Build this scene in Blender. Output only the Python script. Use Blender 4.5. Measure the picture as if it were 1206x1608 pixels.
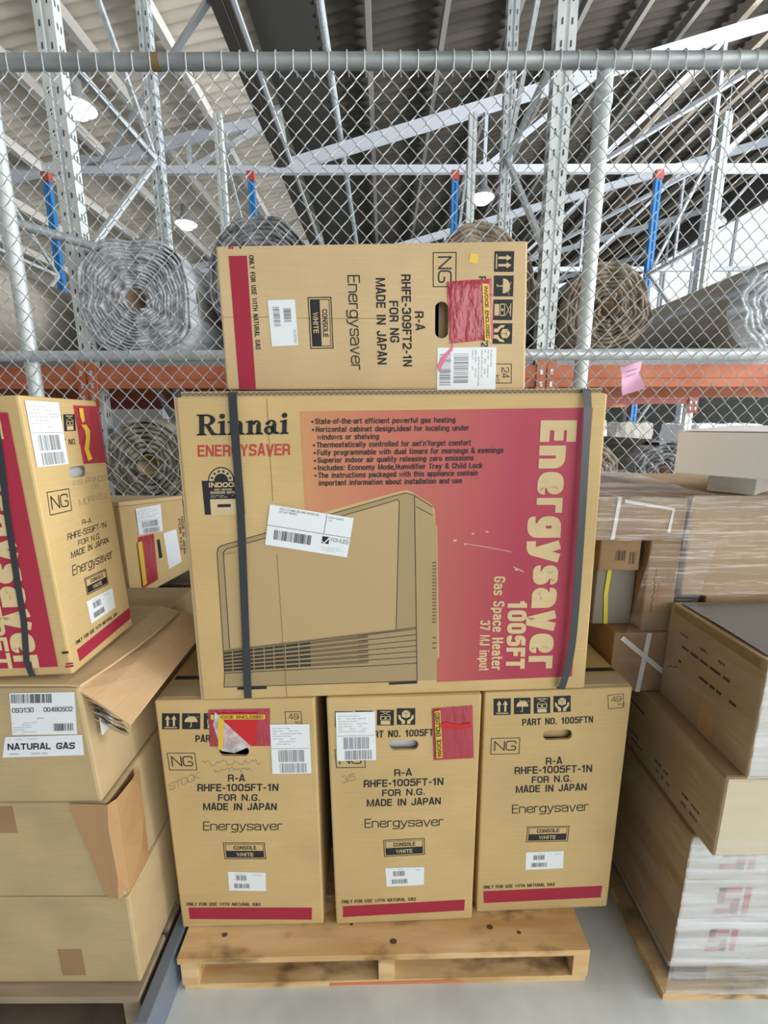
import bpy, bmesh, math, random
from mathutils import Vector, Matrix, noise as mnoise
R = math.radians
S = bpy.context.scene
for o in list(bpy.data.objects): bpy.data.objects.remove(o)
C = S.collection
# ---------------------------------------------------------------- camera
cam_d = bpy.data.cameras.new('camera'); cam = bpy.data.objects.new('camera', cam_d); C.objects.link(cam)
cam_d.sensor_fit = 'HORIZONTAL'; cam_d.sensor_width = 36.0; cam_d.lens = 36.0*686/1206
cam_d.clip_start = 0.02; cam_d.clip_end = 200
cam.location = (0, 0, 1.55)
_p, _r = R(11.6), R(-0.2)
_rt = Vector((math.cos(_r), math.sin(_r)*math.sin(_p), math.sin(_r)*math.cos(_p)))
_fw = Vector((0, math.cos(_p), -math.sin(_p))); _up = _rt.cross(_fw)
cam.matrix_world = Matrix(((_rt.x, _up.x, -_fw.x, 0), (_rt.y, _up.y, -_fw.y, 0), (_rt.z, _up.z, -_fw.z, 1.55), (0, 0, 0, 1)))
S.camera = cam
# ---------------------------------------------------------------- world, lights, exposure
W = bpy.data.worlds.new('overcast_sky'); S.world = W; W.use_nodes = True
bg = W.node_tree.nodes['Background']; bg.inputs[0].default_value = (0.90, 0.96, 1.0, 1); bg.inputs[1].default_value = 1.5
def area(name, loc, target, sx, sy, power, col=(1, 1, 1)):
    l = bpy.data.lights.new(name, 'AREA'); l.shape = 'RECTANGLE'; l.size = sx; l.size_y = sy; l.energy = power; l.color = col
    o = bpy.data.objects.new(name, l); C.objects.link(o); o.location = loc
    o.rotation_euler = (Vector(target)-Vector(loc)).to_track_quat('-Z', 'Y').to_euler(); return o
area('daylight_loading_door', (3.9, -5.0, 3.0), (0, 1.2, 1.0), 6.0, 4.2, 300, (1.0, 0.975, 0.94))
area('side_fill_right', (7.2, -1.2, 2.6), (-0.6, 1.2, 0.8), 4.0, 4.0, 300, (1.0, 0.97, 0.93))  # added fill, no door here: brightens the left stack's right-hand sides
area('left_roof_fill', (11.0, 4.0, 4.6), (-4, 8, 6.2), 10.0, 3.2, 3200, (0.95, 0.98, 1.0))  # added fill inside the hall, aimed up to brighten the left roof
S.view_settings.view_transform = 'Standard'; S.view_settings.look = 'None'
S.view_settings.gamma = 1.0; S.view_settings.use_curve_mapping = False
S.view_settings.exposure = -0.30
# ---------------------------------------------------------------- materials
M = {}
def new_mat(name):
    m = bpy.data.materials.new(name); m.use_nodes = True; M[name] = m
    nt = m.node_tree; return m, nt, nt.nodes['Principled BSDF']
def N(nt, t, **kw):
    n = nt.nodes.new(t)
    for k, v in kw.items(): setattr(n, k, v)
    return n
def flat(name, col, rough=0.7, metal=0.0, spec=0.4):
    m, nt, b = new_mat(name)
    b.inputs['Base Color'].default_value = (*col, 1); b.inputs['Roughness'].default_value = rough
    b.inputs['Metallic'].default_value = metal; b.inputs['Specular IOR Level'].default_value = spec; return m
def noisy(name, c1, c2, scale=(4, 4, 4), detail=5, rough=0.8, metal=0.0, bump=0.0, lo=0.35, hi=0.65, spec=0.3, fine=None):
    m, nt, b = new_mat(name)
    tc = N(nt, 'ShaderNodeTexCoord'); mp = N(nt, 'ShaderNodeMapping'); mp.inputs['Scale'].default_value = scale
    nt.links.new(tc.outputs['Object'], mp.inputs['Vector'])
    nz = N(nt, 'ShaderNodeTexNoise'); nz.inputs['Scale'].default_value = 1.0; nz.inputs['Detail'].default_value = detail
    nt.links.new(mp.outputs[0], nz.inputs['Vector'])
    cr = N(nt, 'ShaderNodeValToRGB'); cr.color_ramp.elements[0].position = lo; cr.color_ramp.elements[1].position = hi
    cr.color_ramp.elements[0].color = (*c1, 1); cr.color_ramp.elements[1].color = (*c2, 1)
    nt.links.new(nz.outputs['Fac'], cr.inputs['Fac']); last = cr.outputs['Color']; hgt = nz.outputs['Fac']
    if fine:
        mp2 = N(nt, 'ShaderNodeMapping'); mp2.inputs['Scale'].default_value = fine[0]; nt.links.new(tc.outputs['Object'], mp2.inputs['Vector'])
        n2 = N(nt, 'ShaderNodeTexNoise'); n2.inputs['Scale'].default_value = 1.0; n2.inputs['Detail'].default_value = 3; nt.links.new(mp2.outputs[0], n2.inputs['Vector'])
        r2 = N(nt, 'ShaderNodeValToRGB'); r2.color_ramp.elements[0].position = fine[2] if len(fine) > 2 else 0.3; r2.color_ramp.elements[1].position = fine[3] if len(fine) > 2 else 0.7
        r2.color_ramp.elements[0].color = (fine[1],)*3+(1,); r2.color_ramp.elements[1].color = (1, 1, 1, 1)
        nt.links.new(n2.outputs['Fac'], r2.inputs['Fac'])
        mx = N(nt, 'ShaderNodeMixRGB', blend_type='MULTIPLY'); mx.inputs[0].default_value = 1.0
        nt.links.new(last, mx.inputs[1]); nt.links.new(r2.outputs[0], mx.inputs[2]); last = mx.outputs[0]; hgt = n2.outputs['Fac']
    nt.links.new(last, b.inputs['Base Color'])
    b.inputs['Roughness'].default_value = rough; b.inputs['Metallic'].default_value = metal; b.inputs['Specular IOR Level'].default_value = spec
    if bump:
        bp = N(nt, 'ShaderNodeBump'); bp.inputs['Strength'].default_value = bump; bp.inputs['Distance'].default_value = 0.01
        nt.links.new(hgt, bp.inputs['Height']); nt.links.new(bp.outputs[0], b.inputs['Normal'])
    return m
def card(name, c, var=0.1, fs=(9, 9, 320)):
    d = tuple(x*(1-var) for x in c); e = tuple(min(1, x*(1+var*0.5)) for x in c)
    return noisy(name, d, e, (5, 5, 5), 6, 0.85, 0, 0.04, 0.3, 0.7, 0.2, (fs, 0.93))
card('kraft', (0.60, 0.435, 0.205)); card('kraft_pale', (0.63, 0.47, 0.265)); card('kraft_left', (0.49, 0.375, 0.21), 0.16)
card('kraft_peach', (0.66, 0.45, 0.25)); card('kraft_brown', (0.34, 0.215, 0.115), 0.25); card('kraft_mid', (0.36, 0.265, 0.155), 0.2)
card('kraft_wrap', (0.43, 0.30, 0.175), 0.15, (14, 14, 90)); card('kraft_white', (0.60, 0.58, 0.54), 0.1); card('kraft_cream_lit', (0.62, 0.54, 0.38), 0.08)  # the cream tone paints strong light onto one wrapped carton front
flat('tape_brown', (0.42, 0.25, 0.12), 0.35); flat('flute', (0.16, 0.12, 0.075), 0.9); flat('liner', (0.50, 0.40, 0.26), 0.9)
noisy('white_board', (0.76, 0.73, 0.74), (0.80, 0.77, 0.78), (3, 3, 3), 2, 0.6)
noisy('concrete', (0.58, 0.62, 0.60), (0.74, 0.78, 0.75), (1.3, 1.3, 1.3), 8, 0.55, 0, 0.05, 0.3, 0.72, 0.4, ((7, 7, 7), 0.8))
noisy('pine', (0.56, 0.34, 0.14), (0.80, 0.60, 0.33), (3.0, 22, 22), 7, 0.75, 0, 0.08, 0.33, 0.67, 0.2, ((8, 15, 15), 0.28, 0.26, 0.46))
noisy('pine_grey', (0.24, 0.19, 0.14), (0.40, 0.32, 0.22), (4, 30, 30), 6, 0.85, 0, 0.1, 0.3, 0.7, 0.2)
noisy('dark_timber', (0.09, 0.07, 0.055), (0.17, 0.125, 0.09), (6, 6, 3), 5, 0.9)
flat('knot', (0.10, 0.075, 0.05), 0.8); flat('orange_mark', (0.62, 0.20, 0.10), 0.7)
noisy('galvanised', (0.46, 0.51, 0.54), (0.70, 0.75, 0.78), (28, 28, 28), 4, 0.42, 0.3, 0, 0.3, 0.7, 0.5)
noisy('galvanised_pale', (0.58, 0.63, 0.64), (0.74, 0.78, 0.78), (20, 20, 6), 4, 0.5, 0.25, 0, 0.3, 0.7, 0.5)
noisy('weathered_pipe', (0.26, 0.29, 0.30), (0.46, 0.50, 0.51), (5, 24, 24), 5, 0.5, 0.5, 0, 0.3, 0.7, 0.5)
flat('wire', (0.64, 0.68, 0.70), 0.36, 0.6, 0.5); flat('slot', (0.06, 0.07, 0.075), 0.8); flat('rust_band', (0.22, 0.16, 0.07), 0.7)
noisy('orange_steel', (0.46, 0.13, 0.06), (0.58, 0.19, 0.095), (7, 7, 7), 4, 0.5); flat('dark_red_steel', (0.22, 0.05, 0.035), 0.6)
flat('blue_steel', (0.025, 0.20, 0.52), 0.45); flat('red_cap', (0.45, 0.09, 0.07), 0.5); flat('deck_steel', (0.30, 0.32, 0.33), 0.5, 0.3)
noisy('roof_pale_lit', (0.52, 0.46, 0.385), (0.76, 0.70, 0.61), (0.35, 2.2, 1), 6, 0.9, 0, 0, 0.3, 0.72)  # pale old sheets, with the light on the left slope painted in
noisy('roof_dark_shaded', (0.042, 0.036, 0.03), (0.085, 0.072, 0.06), (0.3, 2.6, 1), 6, 0.9, 0, 0, 0.3, 0.72)  # dark sheets, with the shade of the right bay painted in
flat('gutter', (0.062, 0.054, 0.045), 0.8); flat('roof_panel', (0.045, 0.043, 0.036), 0.85); flat('truss_paint', (0.56, 0.60, 0.66), 0.5)
flat('purlin_pale', (0.70, 0.67, 0.63), 0.6); flat('purlin_tan_lit', (0.50, 0.43, 0.36), 0.6); flat('purlin_dark', (0.10, 0.095, 0.09), 0.6); flat('purlin_mid', (0.30, 0.285, 0.27), 0.6)  # tan purlins are lightened: window light on the right painted in
flat('wall_grey', (0.34, 0.34, 0.33), 0.9); flat('wall_dark', (0.16, 0.15, 0.14), 0.9)
def carpet(name, c1, c2): return noisy(name, c1, c2, (26, 3, 26), 5, 0.95, 0, 0.2, 0.3, 0.7, 0.1)
carpet('carpet_grey', (0.27, 0.30, 0.33), (0.72, 0.75, 0.79)); carpet('carpet_charcoal', (0.10, 0.105, 0.115), (0.36, 0.37, 0.385))
carpet('carpet_brown', (0.12, 0.09, 0.065), (0.36, 0.30, 0.24)); carpet('carpet_tan', (0.27, 0.225, 0.17), (0.44, 0.38, 0.31)); carpet('carpet_olive', (0.20, 0.19, 0.14), (0.46, 0.44, 0.36))
carpet('carpet_beige', (0.38, 0.35, 0.29), (0.48, 0.445, 0.38)); carpet('carpet_backing', (0.44, 0.42, 0.38), (0.54, 0.52, 0.48))
flat('core_card', (0.34, 0.24, 0.16), 0.9); flat('bundle', (0.66, 0.68, 0.70), 0.35); flat('strap_black', (0.028, 0.032, 0.038), 0.38, 0, 0.6)
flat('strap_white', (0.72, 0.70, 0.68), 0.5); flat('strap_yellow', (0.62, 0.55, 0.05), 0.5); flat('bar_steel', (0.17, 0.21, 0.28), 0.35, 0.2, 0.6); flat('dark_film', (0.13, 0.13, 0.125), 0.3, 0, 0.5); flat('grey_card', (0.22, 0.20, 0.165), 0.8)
flat('pink_paper', (0.74, 0.42, 0.62), 0.7); flat('torn_grey', (0.20, 0.165, 0.12), 0.7)
# inks
INK = {}
def ink(k, name, col, rough=0.6, spec=0.3): INK[k] = flat(name, col, rough, 0, spec)
ink('K', 'ink_black', (0.021, 0.023, 0.026)); ink('K2', 'ink_grille', (0.045, 0.042, 0.032)); ink('K3', 'ink_grille_light', (0.17, 0.13, 0.07)); ink('G', 'ink_grey', (0.16, 0.15, 0.145))
ink('L', 'ink_fine_print', (0.46, 0.48, 0.52)); ink('B', 'ink_barcode', (0.24, 0.23, 0.25)); ink('R', 'ink_crimson', (0.36, 0.026, 0.055)); ink('R2', 'ink_red', (0.44, 0.062, 0.05)); ink('D', 'ink_crease', (0.24, 0.16, 0.07))
ink('W', 'label_paper', (0.78, 0.83, 0.87), 0.35, 0.4); ink('Y', 'yellow_strip', (0.74, 0.50, 0.06), 0.3); ink('V', 'bright_red_film', (0.55, 0.015, 0.02), 0.25, 0.5); ink('N', 'pink_ribbon', (0.74, 0.16, 0.24), 0.3)
ink('Z', 'scuff', (0.62, 0.40, 0.36)); ink('H1', 'ink_heater_edge', (0.37, 0.275, 0.145)); ink('H2', 'ink_heater_front', (0.47, 0.345, 0.175)); ink('H3', 'ink_heater_side', (0.40, 0.30, 0.155))
INK['C'] = card('cream_unprinted', (0.64, 0.50, 0.28)); INK['C'] = M['cream_unprinted']
m, nt, b = new_mat('crimson_fade_print'); INK['S'] = m       # the printed fade of the panel, salmon to crimson
tc = N(nt, 'ShaderNodeTexCoord'); sp = N(nt, 'ShaderNodeSeparateXYZ'); nt.links.new(tc.outputs['Object'], sp.inputs[0])
mr = N(nt, 'ShaderNodeMapRange'); mr.inputs[1].default_value = -0.20; mr.inputs[2].default_value = 0.50; nt.links.new(sp.outputs['X'], mr.inputs[0])
cr = N(nt, 'ShaderNodeValToRGB'); e = cr.color_ramp.elements; e[0].color = (0.56, 0.26, 0.125, 1); e[1].color = (0.38, 0.032, 0.068, 1); e[1].position = 0.72
x = e.new(0.28); x.color = (0.50, 0.15, 0.10, 1); nt.links.new(mr.outputs[0], cr.inputs[0]); nt.links.new(cr.outputs[0], b.inputs['Base Color']); b.inputs['Roughness'].default_value = 0.6
m, nt, b = new_mat('pouch_film'); b.inputs['Base Color'].default_value = (0.46, 0.04, 0.075, 1); b.inputs['Roughness'].default_value = 0.16; b.inputs['Specular IOR Level'].default_value = 0.7; b.inputs['Alpha'].default_value = 0.84
tc = N(nt, 'ShaderNodeTexCoord'); mp = N(nt, 'ShaderNodeMapping'); mp.inputs['Scale'].default_value = (60, 60, 24); nt.links.new(tc.outputs['Object'], mp.inputs[0]); nz = N(nt, 'ShaderNodeTexNoise'); nz.inputs['Scale'].default_value = 1; nz.inputs['Detail'].default_value = 4; nt.links.new(mp.outputs[0], nz.inputs[0]); bp = N(nt, 'ShaderNodeBump'); bp.inputs['Strength'].default_value = 0.9; bp.inputs['Distance'].default_value = 0.006; nt.links.new(nz.outputs['Fac'], bp.inputs['Height']); nt.links.new(bp.outputs[0], b.inputs['Normal'])
def film(name, white, base, sx=(2.5, 2.5, 60), rough=0.12, lo=0.4, hi=0.75, glo=0.14, wcol=(0.8, 0.84, 0.88)):
    m = bpy.data.materials.new(name); m.use_nodes = True; M[name] = m; nt = m.node_tree; nt.nodes.clear()
    out = N(nt, 'ShaderNodeOutputMaterial'); tr = N(nt, 'ShaderNodeBsdfTransparent'); df = N(nt, 'ShaderNodeBsdfDiffuse'); gl = N(nt, 'ShaderNodeBsdfGlossy')
    df.inputs[0].default_value = (*wcol, 1); gl.inputs['Roughness'].default_value = rough; gl.inputs[0].default_value = (1, 1, 1, 1)
    tc = N(nt, 'ShaderNodeTexCoord'); mp = N(nt, 'ShaderNodeMapping'); mp.inputs['Scale'].default_value = sx; mp.inputs['Rotation'].default_value = (0.12, 0.18, 0)
    nt.links.new(tc.outputs['Object'], mp.inputs[0]); nz = N(nt, 'ShaderNodeTexNoise'); nz.inputs['Scale'].default_value = 1; nz.inputs['Detail'].default_value = 5; nt.links.new(mp.outputs[0], nz.inputs[0])
    mr = N(nt, 'ShaderNodeMapRange'); mr.inputs[1].default_value = lo; mr.inputs[2].default_value = hi; mr.inputs[3].default_value = base; mr.inputs[4].default_value = white; nt.links.new(nz.outputs['Fac'], mr.inputs[0])
    bp = N(nt, 'ShaderNodeBump'); bp.inputs['Strength'].default_value = 0.5; bp.inputs['Distance'].default_value = 0.02; nt.links.new(nz.outputs['Fac'], bp.inputs['Height']); nt.links.new(bp.outputs[0], gl.inputs['Normal'])
    m1 = N(nt, 'ShaderNodeMixShader'); nt.links.new(mr.outputs[0], m1.inputs[0]); nt.links.new(tr.outputs[0], m1.inputs[1]); nt.links.new(df.outputs[0], m1.inputs[2])
    m2 = N(nt, 'ShaderNodeMixShader'); m2.inputs[0].default_value = glo; nt.links.new(m1.outputs[0], m2.inputs[1]); nt.links.new(gl.outputs[0], m2.inputs[2]); nt.links.new(m2.outputs[0], out.inputs[0]); return m
film('film_thin', 0.15, 0.015, (2.2, 2.2, 26), 0.15, 0.45, 0.8, 0.07); film('film_heavy', 0.80, 0.10, (1.6, 1.6, 30), 0.2, 0.40, 0.72, 0.12, (0.80, 0.83, 0.88)); film('film_crumple', 0.8, 0.25, (30, 30, 30), 0.1, 0.4, 0.65, 0.25)
film('film_top', 0.75, 0.18, (3, 16, 16), 0.12, 0.4, 0.7, 0.2)
INK['P'] = M['film_crumple']
m = bpy.data.materials.new('window_glass'); m.use_nodes = True; M['window_glass'] = m; nt = m.node_tree; nt.nodes.clear()
out = N(nt, 'ShaderNodeOutputMaterial'); tr = N(nt, 'ShaderNodeBsdfTransparent'); gl = N(nt, 'ShaderNodeBsdfGlossy'); gl.inputs['Roughness'].default_value = 0.05; mx = N(nt, 'ShaderNodeMixShader'); mx.inputs[0].default_value = 0.06
nt.links.new(tr.outputs[0], mx.inputs[1]); nt.links.new(gl.outputs[0], mx.inputs[2]); nt.links.new(mx.outputs[0], out.inputs[0])
m, nt, b = new_mat('lamp_glow'); b.inputs['Emission Color'].default_value = (1.0, 0.97, 0.88, 1); b.inputs['Emission Strength'].default_value = 40
flat('lamp_shell', (0.45, 0.46, 0.47), 0.4, 0.5)
# ---------------------------------------------------------------- mesh helpers
V = Vector
class MB:
    def __init__(s): s.v = []; s.f = []; s.m = []; s.mats = []; s.sm = []
    def mi(s, mat):
        mat = M[mat] if isinstance(mat, str) else mat
        if mat not in s.mats: s.mats.append(mat)
        return s.mats.index(mat)
    def add(s, vs, fs, mat, smooth=False):
        o = len(s.v); s.v += [tuple(x) for x in vs]; k = s.mi(mat)
        for f in fs: s.f.append([o+i for i in f]); s.m.append(k); s.sm.append(smooth)
    def hexa(s, q, w, mat):       # q: four corners of one face in order, w: vector to the opposite face
        a = [V(p) for p in q]; b_ = [p+V(w) for p in a]
        s.add(a+b_, [(0, 1, 2, 3), (7, 6, 5, 4), (0, 4, 5, 1), (1, 5, 6, 2), (2, 6, 7, 3), (3, 7, 4, 0)], mat)
    def box(s, x0, x1, y0, y1, z0, z1, mat): s.hexa([(x0, y0, z0), (x1, y0, z0), (x1, y0, z1), (x0, y0, z1)], (0, y1-y0, 0), mat)
    def bar(s, a, b_, w, h, mat, up=(0, 0, 1)):
        a, b_ = V(a), V(b_); d = (b_-a).normalized(); u = V(up)
        if abs(d.dot(u)) > 0.98: u = V((0, 1, 0))
        x = d.cross(u).normalized(); z = x.cross(d)
        s.hexa([a-x*w/2-z*h/2, a+x*w/2-z*h/2, a+x*w/2+z*h/2, a-x*w/2+z*h/2], b_-a, mat)
    def tube(s, pts, r, mat, n=10, caps=True, smooth=True):
        pts = [V(p) for p in pts]; rings = []
        d0 = (pts[1]-pts[0]).normalized(); u = V((0, 0, 1)) if abs(d0.z) < 0.9 else V((0, 1, 0)); x = d0.cross(u).normalized()
        for i, p in enumerate(pts):
            d = (pts[min(i+1, len(pts)-1)]-pts[max(i-1, 0)]).normalized(); x = (x-d*x.dot(d)).normalized(); y = d.cross(x)
            rings.append([p+(x*math.cos(2*math.pi*k/n)+y*math.sin(2*math.pi*k/n))*r for k in range(n)])
        vs = [q for g in rings for q in g]; fs = []
        for i in range(len(pts)-1):
            for k in range(n): fs.append((i*n+k, i*n+(k+1) % n, (i+1)*n+(k+1) % n, (i+1)*n+k))
        s.add(vs, fs, mat, smooth)
        if caps: s.add(rings[0], [tuple(reversed(range(n)))], mat); s.add(rings[-1], [tuple(range(n))], mat)
    def ribbon(s, pts, side, w, t, nrm, mat):   # flat strap along pts; side = width direction, nrm = thickness direction (per-point lists or single)
        L = len(pts); sd = side if isinstance(side, list) else [side]*L; nn = nrm if isinstance(nrm, list) else [nrm]*L; vs = []
        for p, a, b_ in zip(pts, sd, nn):
            p, a, b_ = V(p), V(a), V(b_); vs += [p-a*w/2, p+a*w/2, p+a*w/2+b_*t, p-a*w/2+b_*t]
        fs = []
        for i in range(L-1):
            for k in range(4): fs.append((4*i+k, 4*i+(k+1) % 4, 4*i+4+(k+1) % 4, 4*i+4+k))
        fs += [(3, 2, 1, 0), (4*L-4, 4*L-3, 4*L-2, 4*L-1)]; s.add(vs, fs, mat)
    def build(s, name, parent=None, label=None, origin=None, bevel=0):
        me = bpy.data.meshes.new(name); o = V(origin) if origin is not None else (ROOT(parent) if parent else V((0, 0, 0)))
        me.from_pydata([tuple(V(v)-o) for v in s.v], [], s.f)
        for m_ in s.mats: me.materials.append(m_)
        me.polygons.foreach_set('material_index', s.m); me.polygons.foreach_set('use_smooth', s.sm); me.update()
        bm = bmesh.new(); bm.from_mesh(me); bmesh.ops.recalc_face_normals(bm, faces=bm.faces)
        if bevel: bmesh.ops.bevel(bm, geom=list(bm.edges), offset=bevel, segments=2, affect='EDGES', profile=0.6)
        bm.to_mesh(me); bm.free()
        ob = bpy.data.objects.new(name, me); C.objects.link(ob)
        if parent: ob.parent = parent
        else: ob.location = o
        if label: ob['label'] = label
        return ob
def ROOT(o):
    l = V((0, 0, 0))
    while o: l += V(o.location); o = o.parent
    return l
def tag(o, label, cat, group=None, kind=None):
    o['label'] = label; o['category'] = cat
    if group: o['group'] = group
    if kind: o['kind'] = kind
    return o
def thing(name, loc, label, cat, group=None):
    o = bpy.data.objects.new(name, None); C.objects.link(o); o.location = loc; o.empty_display_size = 0.05; return tag(o, label, cat, group)
def struct(mb, name): o = mb.build(name); o['kind'] = 'structure'; return o
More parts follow.
